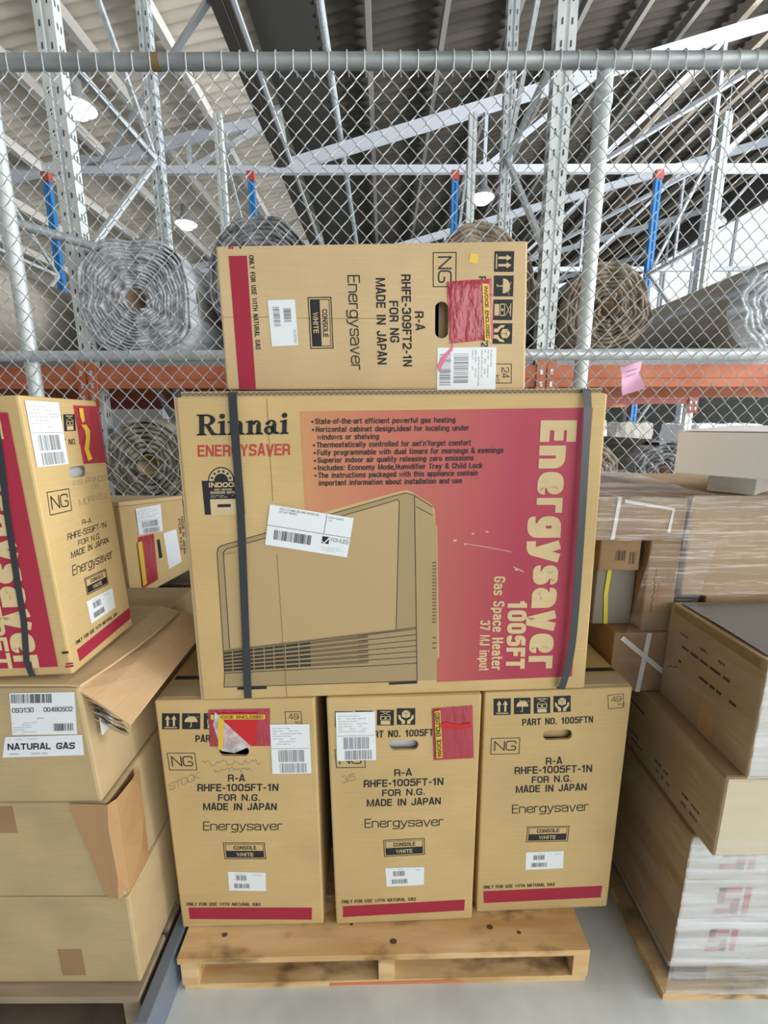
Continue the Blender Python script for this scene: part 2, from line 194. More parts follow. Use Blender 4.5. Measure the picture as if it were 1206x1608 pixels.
# a plain grotesque alphabet drawn as strokes: cap height 1, stroke weight t, letters stretched to the given width
XH, DS = 0.74, -0.23
def glyph(c, w, t):
    l, r, m = t/2, w-t/2, w/2; b, k, x, d = t/2, 1-t/2, XH-t/2, DS+t/2; h = 0.5; n = (b+x)/2; q = min(0.30, w*0.46)
    o = lambda y0, y1: ([(l, y0), (r, y0), (r, y1), (l, y1)], 1, q)
    G = {
     'A': [([(l*.8, 0), (m-t*.12, 1), (m+t*.12, 1), (w-l*.8, 0)], 0, 0), ([(w*.22, .28), (w*.78, .28)], 0, 0)],
     'B': [([(l, b), (l, k), (r-.02, k), (r-.02, h+.03), (l, h+.03)], 0, q*.8), ([(l, h+.03), (r, h+.03), (r, b), (l, b)], 0, q*.8), ([(l, 0), (l, 1)], 0, 0)],
     'C': [([(r, .66), (r, k), (l, k), (l, b), (r, b), (r, .34)], 0, q)], 'D': [([(l, b), (r, b), (r, k), (l, k)], 0, q), ([(l, 0), (l, 1)], 0, 0)],
     'E': [([(l, 0), (l, 1)], 0, 0), ([(l, b), (w, b)], 0, 0), ([(l, k), (w, k)], 0, 0), ([(l, .52), (w*.94, .52)], 0, 0)],
     'F': [([(l, 0), (l, 1)], 0, 0), ([(l, k), (w, k)], 0, 0), ([(l, .5), (w*.92, .5)], 0, 0)],
     'G': [([(r, .68), (r, k), (l, k), (l, b), (r, b), (r, .46), (m, .46)], 0, q*.9)], 'H': [([(l, 0), (l, 1)], 0, 0), ([(r, 0), (r, 1)], 0, 0), ([(l, h), (r, h)], 0, 0)],
     'I': [([(m, 0), (m, 1)], 0, 0)], 'J': [([(r, 1), (r, b), (l, b), (l, .34)], 0, q)], 'K': [([(l, 0), (l, 1)], 0, 0), ([(r, 1), (l+t*.3, .42)], 0, 0), ([(l+t*.8, .55), (r+t*.05, 0)], 0, 0)],
     'L': [([(l, 0), (l, 1)], 0, 0), ([(l, b), (w, b)], 0, 0)], 'M': [([(l, 0), (l, 1)], 0, 0), ([(r, 0), (r, 1)], 0, 0), ([(l+t*.1, 1), (m, .05), (r-t*.1, 1)], 0, 0)],
     'N': [([(l, 0), (l, 1)], 0, 0), ([(r, 0), (r, 1)], 0, 0), ([(l+t*.1, .96), (r-t*.1, .04)], 0, 0)], 'O': [o(b, k)], 'P': [([(l, 0), (l, 1)], 0, 0), ([(l, k), (r, k), (r, .44), (l, .44)], 0, q*.85)],
     'Q': [o(b, k), ([(m, .25), (w, 0)], 0, 0)], 'R': [([(l, 0), (l, 1)], 0, 0), ([(l, k), (r, k), (r, .46), (l, .46)], 0, q*.85), ([(m, .46), (r-.02, .40), (r, 0)], 0, q*.4)],
     'S': [([(r, .72), (r, k), (l, k), (l, .53), (r, .47), (r, b), (l, b), (l, .28)], 0, q*.8)], 'T': [([(m, 0), (m, 1)], 0, 0), ([(0, k), (w, k)], 0, 0)], 'U': [([(l, 1), (l, b), (r, b), (r, 1)], 0, q)],
     'V': [([(l*.8, 1), (m-t*.1, 0), (m+t*.1, 0), (w-l*.8, 1)], 0, 0)], 'W': [([(l*.7, 1), (w*.27, .04), (m, .9), (w*.73, .04), (w-l*.7, 1)], 0, 0)], 'X': [([(l, 0), (r, 1)], 0, 0), ([(l, 1), (r, 0)], 0, 0)],
     'Y': [([(m, 0), (m, .45)], 0, 0), ([(l, 1), (m, .42), (r, 1)], 0, 0)], 'Z': [([(0, k), (r, k), (l, b), (w, b)], 0, 0)],
     'a': [([(l, .52), (l, x), (r, x), (r, 0)], 0, q*.8), ([(r, .46), (l, .38), (l, b), (r, b), (r, .3)], 0, q*.7)], 'b': [o(b, x), ([(l, 0), (l, 1)], 0, 0)], 'c': [([(r, .48), (r, x), (l, x), (l, b), (r, b), (r, .26)], 0, q)], 'd': [o(b, x), ([(r, 0), (r, 1)], 0, 0)],
     'e': [([(l, n+.02), (r, n+.02), (r, x), (l, x), (l, b), (r, b), (r, .22)], 0, q*.9)], 'f': [([(w*.4, 0), (w*.4, k), (w, k)], 0, q*.8), ([(0, x), (w*.95, x)], 0, 0)], 'g': [o(b+.03, x), ([(r, XH), (r, d), (l, d), (l, d+.09)], 0, q*.8)],
     'h': [([(l, 0), (l, 1)], 0, 0), ([(l, x-.12), (l, x), (r, x), (r, 0)], 0, q*.8)], 'i': [([(m, 0), (m, XH)], 0, 0), ([(m, .86), (m, 1)], 0, 0)], 'j': [([(m, XH), (m, d), (0, d)], 0, .1), ([(m, .86), (m, 1)], 0, 0)], 'k': [([(l, 0), (l, 1)], 0, 0), ([(r, XH), (l+t*.3, .3)], 0, 0), ([(l+t*.8, .42), (r, 0)], 0, 0)],
     'l': [([(m, 0), (m, 1)], 0, 0)], 'm': [([(l, 0), (l, XH)], 0, 0), ([(l, x-.12), (l, x), (m, x), (m, 0)], 0, q*.5), ([(m, x-.12), (m, x), (r, x), (r, 0)], 0, q*.5)], 'n': [([(l, 0), (l, XH)], 0, 0), ([(l, x-.12), (l, x), (r, x), (r, 0)], 0, q*.8)], 'o': [o(b, x)],
     'p': [o(b, x), ([(l, DS), (l, XH)], 0, 0)], 'q': [o(b, x), ([(r, DS), (r, XH)], 0, 0)], 'r': [([(l, 0), (l, XH)], 0, 0), ([(l, x-.16), (l+t*.25, x), (w, x)], 0, q*.6)], 's': [([(r, .52), (r, x), (l, x), (l, n+.02), (r, n-.02), (r, b), (l, b), (l, .22)], 0, q*.7)],
     't': [([(w*.4, .98), (w*.4, b), (w, b)], 0, q*.7), ([(0, x), (w*.95, x)], 0, 0)], 'u': [([(l, XH), (l, b), (r, b), (r, .12)], 0, q*.8), ([(r, 0), (r, XH)], 0, 0)], 'v': [([(l*.8, XH), (m-t*.08, 0), (m+t*.08, 0), (w-l*.8, XH)], 0, 0)], 'w': [([(l*.7, XH), (w*.27, .03), (m, .66), (w*.73, .03), (w-l*.7, XH)], 0, 0)],
     'x': [([(l, 0), (r, XH)], 0, 0), ([(l, XH), (r, 0)], 0, 0)], 'y': [([(l*.8, XH), (m, .04)], 0, 0), ([(w-l*.8, XH), (m-t*.1, -.06), (w*.30, d), (0, d)], 0, q*.4)], 'z': [([(0, x), (r, x), (l, b), (w, b)], 0, 0)],
     '0': [o(b, k)], '1': [([(w*.62, 0), (w*.62, 1)], 0, 0), ([(w*.62, .93), (w*.35, .76), (w*.05, .74)], 0, .05)], '2': [([(l, .68), (l, k), (r, k), (r, .52), (l, .2), (l, b), (w, b)], 0, q*.7)], '3': [([(l, .72), (l, k), (r-.01, k), (r-.01, .53), (m, .53)], 0, q*.8), ([(m, .53), (r, .53), (r, b), (l, b), (l, .28)], 0, q*.8)],
     '4': [([(w*.72, 0), (w*.72, 1)], 0, 0), ([(w*.68, .97), (l, .27), (w, .27)], 0, 0)], '5': [([(w*.95, k), (l+.02, k), (l, .5), (m, .62), (r, .58), (r, b), (l, b), (l, .27)], 0, q*.6)], '6': [([(r, .74), (r, k), (l, k), (l, b), (r, b), (r, .56), (l, .56)], 0, q*.9)], '7': [([(0, k), (r, k), (w*.35, 0)], 0, .02)], '8': [o(b, .53), o(.53, k)], '9': [([(l, .26), (l, b), (r, b), (r, k), (l, k), (l, .44), (r, .44)], 0, q*.9)],
     '-': [([(w*.1, .42), (w*.9, .42)], 0, 0)], '.': [([(m, 0), (m, t*1.05)], 0, 0)], ',': [([(m, t), (m-t*.3, -t*.8)], 0, 0)], "'": [([(m, 1), (m, .72)], 0, 0)], ':': [([(m, 0), (m, t)], 0, 0), ([(m, XH-t), (m, XH)], 0, 0)], '/': [([(l, -.05), (r, 1.05)], 0, 0)],
     '&': [([(w, 0), (w*.2, .68), (w*.2, k), (w*.68, k), (w*.68, .66), (l, .36), (l, b), (w*.7, b), (r, .42)], 0, q*.5)]}
    return G.get(c, [])
GW = {'I': .42, 'J': .85, 'M': 1.32, 'W': 1.5, 'N': 1.06, 'i': .42, 'l': .42, 'j': .45, 'm': 1.5, 'w': 1.35, 'f': .62, 't': .62, 'r': .68, '.': .42, ',': .42, "'": .36, ':': .42, '-': .62, '1': .72, ' ': .72, 'E': .92, 'F': .88, 'L': .86, 'C': 1.0, 'G': 1.05, 'O': 1.05, '&': 1.15, '/': .6, 's': .94, 'c': .94, 'k': .96}
def stroke(pts, closed, rad, t):
    P = [V((a, b_)) for a, b_ in pts]; n = len(P); path = []
    for i, p in enumerate(P):
        if (not closed and i in (0, n-1)) or rad <= 0: path.append(p); continue
        a, c = P[i-1], P[(i+1) % n]; da, dc = (a-p), (c-p); r_ = min(rad, da.length*.499, dc.length*.499)
        s, e = p+da.normalized()*r_, p+dc.normalized()*r_
        for j in range(6): u = j/5; path.append(s*(1-u)**2+p*2*u*(1-u)+e*u*u)
    q = [path[0]]
    for p in path[1:]:
        if (p-q[-1]).length > 1e-5: q.append(p)
    if closed and (q[0]-q[-1]).length < 1e-5: q.pop()
    n = len(q); L, Rr = [], []
    for i, p in enumerate(q):
        a = q[i-1] if (i or closed) else None; c = q[(i+1) % n] if (i < n-1 or closed) else None
        d1 = (p-a).normalized() if a is not None else None; d2 = (c-p).normalized() if c is not None else None
        d1 = d1 or d2; d2 = d2 or d1; n1 = V((-d1.y, d1.x)); n2 = V((-d2.y, d2.x)); mm = n1+n2
        if mm.length < 0.2: mm = n1
        mm = mm.normalized(); f = min(1.7, 1/max(0.35, mm.dot(n1))); L.append(p+mm*t/2*f); Rr.append(p-mm*t/2*f)
    fs = [(i, (i+1) % n, n+(i+1) % n, n+i) for i in range(n if closed else n-1)]
    return [tuple(v) for v in L+Rr], fs
def text_geo(s, t, asp):
    gap = 0.045+t*0.20; tot = sum(GW.get(c, 1) for c in s); k = max(0.12, (asp-gap*(len(s)-1))/tot)
    if k == 0.12: gap = max(0.02, (asp-k*tot)/max(1, len(s)-1))
    x = 0.0; vs = []; fs = []
    for c in s:
        w = GW.get(c, 1)*k
        if c in "Iil.,':1": tt = min(t, w)
        else: tt = min(t, w*0.46)
        if c in 'MWmw': tt = min(tt, w*0.2)
        for pts, cl, rad in glyph(c, w, tt):
            v_, f_ = stroke(pts, cl, rad, tt); o = len(vs); vs += [(x+a, b_) for a, b_ in v_]; fs += [tuple(o+i for i in f) for f in f_]
        x += w+gap
    return vs, fs
def weight(b_): return 0.055 if b_ < -0.003 else 0.10 if b_ <= 0.0 else 0.135 if b_ < 0.008 else 0.175 if b_ < 0.018 else 0.20 if b_ < 0.03 else 0.235 if b_ < 0.04 else 0.27

STEP = 0.00035
class Face:
    def __init__(s, d): s.O, s.ex, s.ey, s.n = V(d['O']), V(d['ex']), V(d['ey']), V(d['n']); s.d = d
    def P(s, u, v, off=0): return s.O+s.ex*u+s.ey*v+s.n*off
def aff(P0, P1, P2, x, y): return (P0[0]+(P1[0]-P0[0])*x+(P2[0]-P0[0])*y, P0[1]+(P1[1]-P0[1])*x+(P2[1]-P0[1])*y)
def draw(mb, F, it):
    k = it[0]
    def poly(pts, mat, l, z=0): mb.add([F.P(u, v, STEP*(1+l)+z) for u, v in pts], [tuple(range(len(pts)))], INK[mat])
    def rect(P0, P1, P2, x0, y0, x1, y1, mat, l): poly([aff(P0, P1, P2, x, y) for x, y in ((x0, y0), (x1, y0), (x1, y1), (x0, y1))], mat, l)
    if k == 't':
        _, s, P0, P1, P2, m_, b_, l = it; asp = (V(P1)-V(P0)).length/(V(P2)-V(P0)).length; vs, fs = text_geo(s, weight(b_), asp)
        for i, f in enumerate(fs):
            z = STEP*(1+l)+(i % 41)*0.000008; mb.add([F.P(*aff(P0, P1, P2, vs[j][0]/asp, vs[j][1]), z) for j in f], [(0, 1, 2, 3)], INK[m_])
    elif k == 'p': poly(it[1], it[2], it[3])
    elif k == 'r': rect(it[1], it[2], it[3], 0, 0, 1, 1, it[4], it[5])
    elif k == 'f':
        _, P0, P1, P2, w, m_, l = it; lx = (V(P1)-V(P0)).length; ly = (V(P2)-V(P0)).length; a, b_ = w/lx, w/ly
        for r_ in ((0, 0, 1, b_), (0, 1-b_, 1, 1), (0, b_, a, 1-b_), (1-a, b_, 1, 1-b_)): rect(P0, P1, P2, *r_, m_, l)
    elif k == 'b':
        _, P0, P1, P2, n, sd, m_, l = it; rg = random.Random(sd); x = 0.0; ws = [rg.choice((1, 1, 2, 3)) for _ in range(2*n)]; t_ = sum(ws)
        for i, w in enumerate(ws):
            if i % 2 == 0: rect(P0, P1, P2, x/t_, 0, (x+w)/t_, 1, m_, l)
            x += w
    elif k == 'x':
        _, P0, P1, P2, n, sd, m_, l = it; rg = random.Random(sd)
        for i in range(n):
            y = 1-(i+0.75)/n; x = 0.0; end = rg.uniform(0.45, 1.0)
            while x < end:
                w = rg.uniform(0.05, 0.16)
                if rg.random() < 0.8: rect(P0, P1, P2, x, y, min(x+w, 1), y+0.30/n, m_, l)
                x += w+0.025
    elif k == 'l':
        _, pts, w, m_, l = it
        for a, c in zip(pts[:-1], pts[1:]):
            d = V(c)-V(a)
            if d.length < 1e-6: continue
            p = V((-d.y, d.x)).normalized()*w/2; e_ = d.normalized()*w*0.3
            poly([tuple(V(a)-p-e_), tuple(V(c)-p+e_), tuple(V(c)+p+e_), tuple(V(a)+p-e_)], m_, l)
    elif k == 'o': poly([(it[1][0]+it[2]*math.cos(i*math.pi/6), it[1][1]+it[2]*math.sin(i*math.pi/6)) for i in range(12)], it[3], it[4])
    elif k == 'i':
        _, kd, P0, P1, P2 = it; A = lambda x, y: aff(P0, P1, P2, x, y)
        rect(P0, P1, P2, 0, 0, 1, 1, 'K', 0)
        q = lambda pts: poly([A(*p) for p in pts], 'C', 1)
        arc = lambda cx, cy, r_, a0, a1, n=14: [(cx+r_*math.cos(R(a0+(a1-a0)*i/n)), cy+r_*math.sin(R(a0+(a1-a0)*i/n))) for i in range(n+1)]
        if kd == 0:
            q([(.14, .08), (.86, .08), (.86, .14), (.14, .14)])
            for c in (.32, .68): q([(c-.06, .2), (c+.06, .2), (c+.06, .62), (c+.15, .62), (c, .88), (c-.15, .62), (c-.06, .62)])
        elif kd == 1:
            q(arc(.5, .46, .36, 0, 180)); q([(.48, .14), (.53, .14), (.53, .46), (.48, .46)]); q([(.40, .14), (.53, .14), (.53, .19), (.40, .19)])
            rg = random.Random(3)
            for i in range(7):
                x, y = .34+.09*i, .9-.03*(i % 3)-.012*i; q([(x, y), (x+.05, y-.05), (x+.03, y-.08), (x-.02, y-.03)])
        elif kd == 2:
            q([(.22, .06), (.78, .06), (.78, .3), (.22, .3)])
            for f_ in ((.2, .34, .8, .38), (.2, .34, .25, .58), (.75, .34, .8, .58), (.2, .56, .8, .6)): rect(A(f_[0], f_[1]), A(f_[2], f_[1]), A(f_[0], f_[3]), 0, 0, 1, 1, 'C', 1)
            q([(.44, .42), (.56, .42), (.56, .52), (.44, .52)])
            q([(.18, .64), (.24, .64), (.82, .92), (.76, .92)]); q([(.76, .64), (.82, .64), (.24, .92), (.18, .92)]); q([(.18, .88), (.82, .88), (.82, .92), (.18, .92)])
        else:
            q([(.5, .9), (.72, .78), (.72, .5), (.5, .4), (.28, .5), (.28, .78)])
            for pp in ([(.5, .66), (.72, .78), (.70, .79), (.5, .69), (.30, .79), (.28, .78)], [(.49, .4), (.51, .4), (.51, .67), (.49, .67)]): poly([A(*p) for p in pp], 'K', 2)
            for sx in (1, -1):
                X = lambda x: .5+sx*(x-.5)
                q([(X(.08), .62), (X(.2), .56), (X(.24), .4), (X(.44), .26), (X(.44), .06), (X(.26), .06), (X(.26), .2), (X(.1), .38)])
    elif k == 'q':
        _, a, b_, c, d_ = it; n = 14; vs = []; fs = []; rg = random.Random(int(abs(a[0]*1e4)))
        for j in range(n+1):
            for i in range(n+1):
                x, y = i/n, j/n; lo = V(a).lerp(V(b_), x); hi = V(d_).lerp(V(c), x); p = lo.lerp(hi, y)
                e_ = min(x, 1-x, y, 1-y); h = 0.0012 if e_ == 0 else 0.0019+0.0016*min(1, e_*6)+0.0011*(mnoise.noise(V((x*7+a[0]*90, y*2.5, 0)))+0.6*mnoise.noise(V((x*15, y*14, 3))))
                vs.append(F.P(p.x, p.y, max(h, 0.0005)))
        for j in range(n):
            for i in range(n): fs.append((j*(n+1)+i, j*(n+1)+i+1, (j+1)*(n+1)+i+1, (j+1)*(n+1)+i))
        mb.add(vs, fs, 'pouch_film', True)
    elif k == 'R':   # heavy bracketed serif word mark
        _, P0, P1, P2 = it; ad = {'R': 0.92, 'i': 0.42, 'n': 0.80, 'a': 0.70}; tot = sum(ad[c] for c in 'Rinnai')-0.02; x = 0.0
        def g(pts, ox): poly([aff(P0, P1, P2, (ox+px)/tot, py) for px, py in pts], 'K', 2)
        def ring(cx, cy, ro, ri, a0, a1, ox, sx=1.0, wi=None, n=16):
            for i in range(n):
                t0, t1 = R(a0+(a1-a0)*i/n), R(a0+(a1-a0)*(i+1)/n); (rx, ry), (ix, iy) = ro, ri
                g([(cx+rx*math.cos(t0), cy+ry*math.sin(t0)), (cx+rx*math.cos(t1), cy+ry*math.sin(t1)), (cx+ix*math.cos(t1), cy+iy*math.sin(t1)), (cx+ix*math.cos(t0), cy+iy*math.sin(t0))], ox)
        for c in 'Rinnai':
            if c == 'R':
                g([(.12, .05), (.34, .05), (.34, .97), (.12, .97)], x); g([(0, 0), (.44, 0), (.42, .06), (.36, .1), (.1, .1), (.02, .06)], x); g([(0, 1), (.5, 1), (.5, .92), (.1, .92), (.02, .95)], x)
                ring(.44, .735, (.38, .265), (.16, .19), -90, 90, x); g([(.3, 1), (.45, 1), (.45, .925), (.3, .925)], x); g([(.3, .47), (.45, .47), (.45, .545), (.3, .545)], x)
                g([(.36, .5), (.56, .5), (.78, .12), (.92, .07), (.92, 0), (.64, 0)], x)
            elif c == 'i':
                g([(.11, .05), (.31, .05), (.31, .68), (.11, .62)], x); g([(0, 0), (.4, 0), (.38, .06), (.32, .1), (.1, .1), (.02, .06)], x); g([(0, .64), (.31, .70), (.31, .60), (.02, .57)], x)
                g([(.20+.125*math.cos(i*math.pi/8), .90+.125*math.sin(i*math.pi/8)) for i in range(16)], x)
            elif c == 'n':
                g([(.11, .05), (.31, .05), (.31, .68), (.11, .62)], x); g([(0, 0), (.4, 0), (.38, .06), (.32, .1), (.1, .1), (.02, .06)], x); g([(0, .64), (.31, .70), (.31, .60), (.02, .57)], x)
                ring(.47, .48, (.20, .21), (.05, .12), 0, 180, x); g([(.30, .5), (.36, .64), (.44, .69), (.44, .6), (.36, .54)], x); g([(.47, .05), (.67, .05), (.67, .48), (.47, .5)], x); g([(.42, 0), (.78, 0), (.76, .06), (.70, .1), (.46, .1), (.42, .06)], x)
            else:
                ring(.24, .2, (.23, .22), (.07, .12), 0, 360, x); ring(.33, .5, (.22, .2), (.06, .12), 0, 175, x); g([(.34, .1), (.54, .05), (.55, .5), (.36, .5)], x); g([(.36, .1), (.5, 0), (.68, .02), (.69, .08), (.54, .14)], x); g([(.25, .33), (.4, .4), (.4, .31), (.25, .27)], x)
                g([(.15+.08*math.cos(i*math.pi/6), .52+.08*math.sin(i*math.pi/6)) for i in range(12)], x)
            x += ad[c]
def print_parts(root, F):
    for nm, lb, its in F.d.get('parts', []):
        if not its: continue
        mb = MB()
        for it in its: draw(mb, F, it)
        me = mb.build(nm, root, lb)
def carton_body(root, q, n, depth, mat, hole=None, F=None, bevel=0.005, name='carton_body'):
    """hollow carton: front face q (tl,tr,br,bl), optional hand hole cut in the front"""
    a = [V(p) for p in q]; n = V(n); o = ROOT(root); bm = bmesh.new()
    vs = [bm.verts.new(p-o) for p in a]+[bm.verts.new(p-n*depth-o) for p in a]
    for f in ((0, 1, 2, 3), (7, 6, 5, 4), (0, 4, 5, 1), (1, 5, 6, 2), (2, 6, 7, 3), (3, 7, 4, 0)): bm.faces.new([vs[i] for i in f])
    bmesh.ops.recalc_face_normals(bm, faces=bm.faces)
    bmesh.ops.bevel(bm, geom=list(bm.edges), offset=bevel, segments=2, affect='EDGES', profile=0.55)
    if hole:
        bm.normal_update(); fr = max((f for f in bm.faces if f.normal.dot(n) > 0.97), key=lambda f: f.calc_area())
        oe = list(fr.edges); bmesh.ops.delete(bm, geom=[fr], context='FACES_ONLY')
        hv = [bm.verts.new(F.P(u, v)-o) for u, v in hole]; he = [bm.edges.new((hv[i], hv[(i+1) % len(hv)])) for i in range(len(hv))]
        bmesh.ops.triangle_fill(bm, edges=oe+he, use_beauty=True)
        bv = [bm.verts.new(F.P(u, v, -0.007)-o) for u, v in hole]
        for i in range(len(hv)): j = (i+1) % len(hv); bm.faces.new((hv[i], hv[j], bv[j], bv[i]))
    me = bpy.data.meshes.new(name); bm.to_mesh(me); bm.free(); me.materials.append(M[mat])
    ob = bpy.data.objects.new(name, me); C.objects.link(ob); ob.parent = root; return ob
def plain_carton(x0, x1, y0, y1, z0, z1, mat, label, group=None, yaw=0, name='carton', tilt=0, cat='carton'):
    root = thing(name, ((x0+x1)/2, (y0+y1)/2, z0), label, cat, group)
    c = V(((x0+x1)/2, (y0+y1)/2, z0)); q = [(x0, y0, z1), (x1, y0, z1), (x1, y0, z0), (x0, y0, z0)]
    carton_body(root, q, (0, -1, 0), y1-y0, mat)
    root.rotation_euler = (tilt, 0, yaw); return root
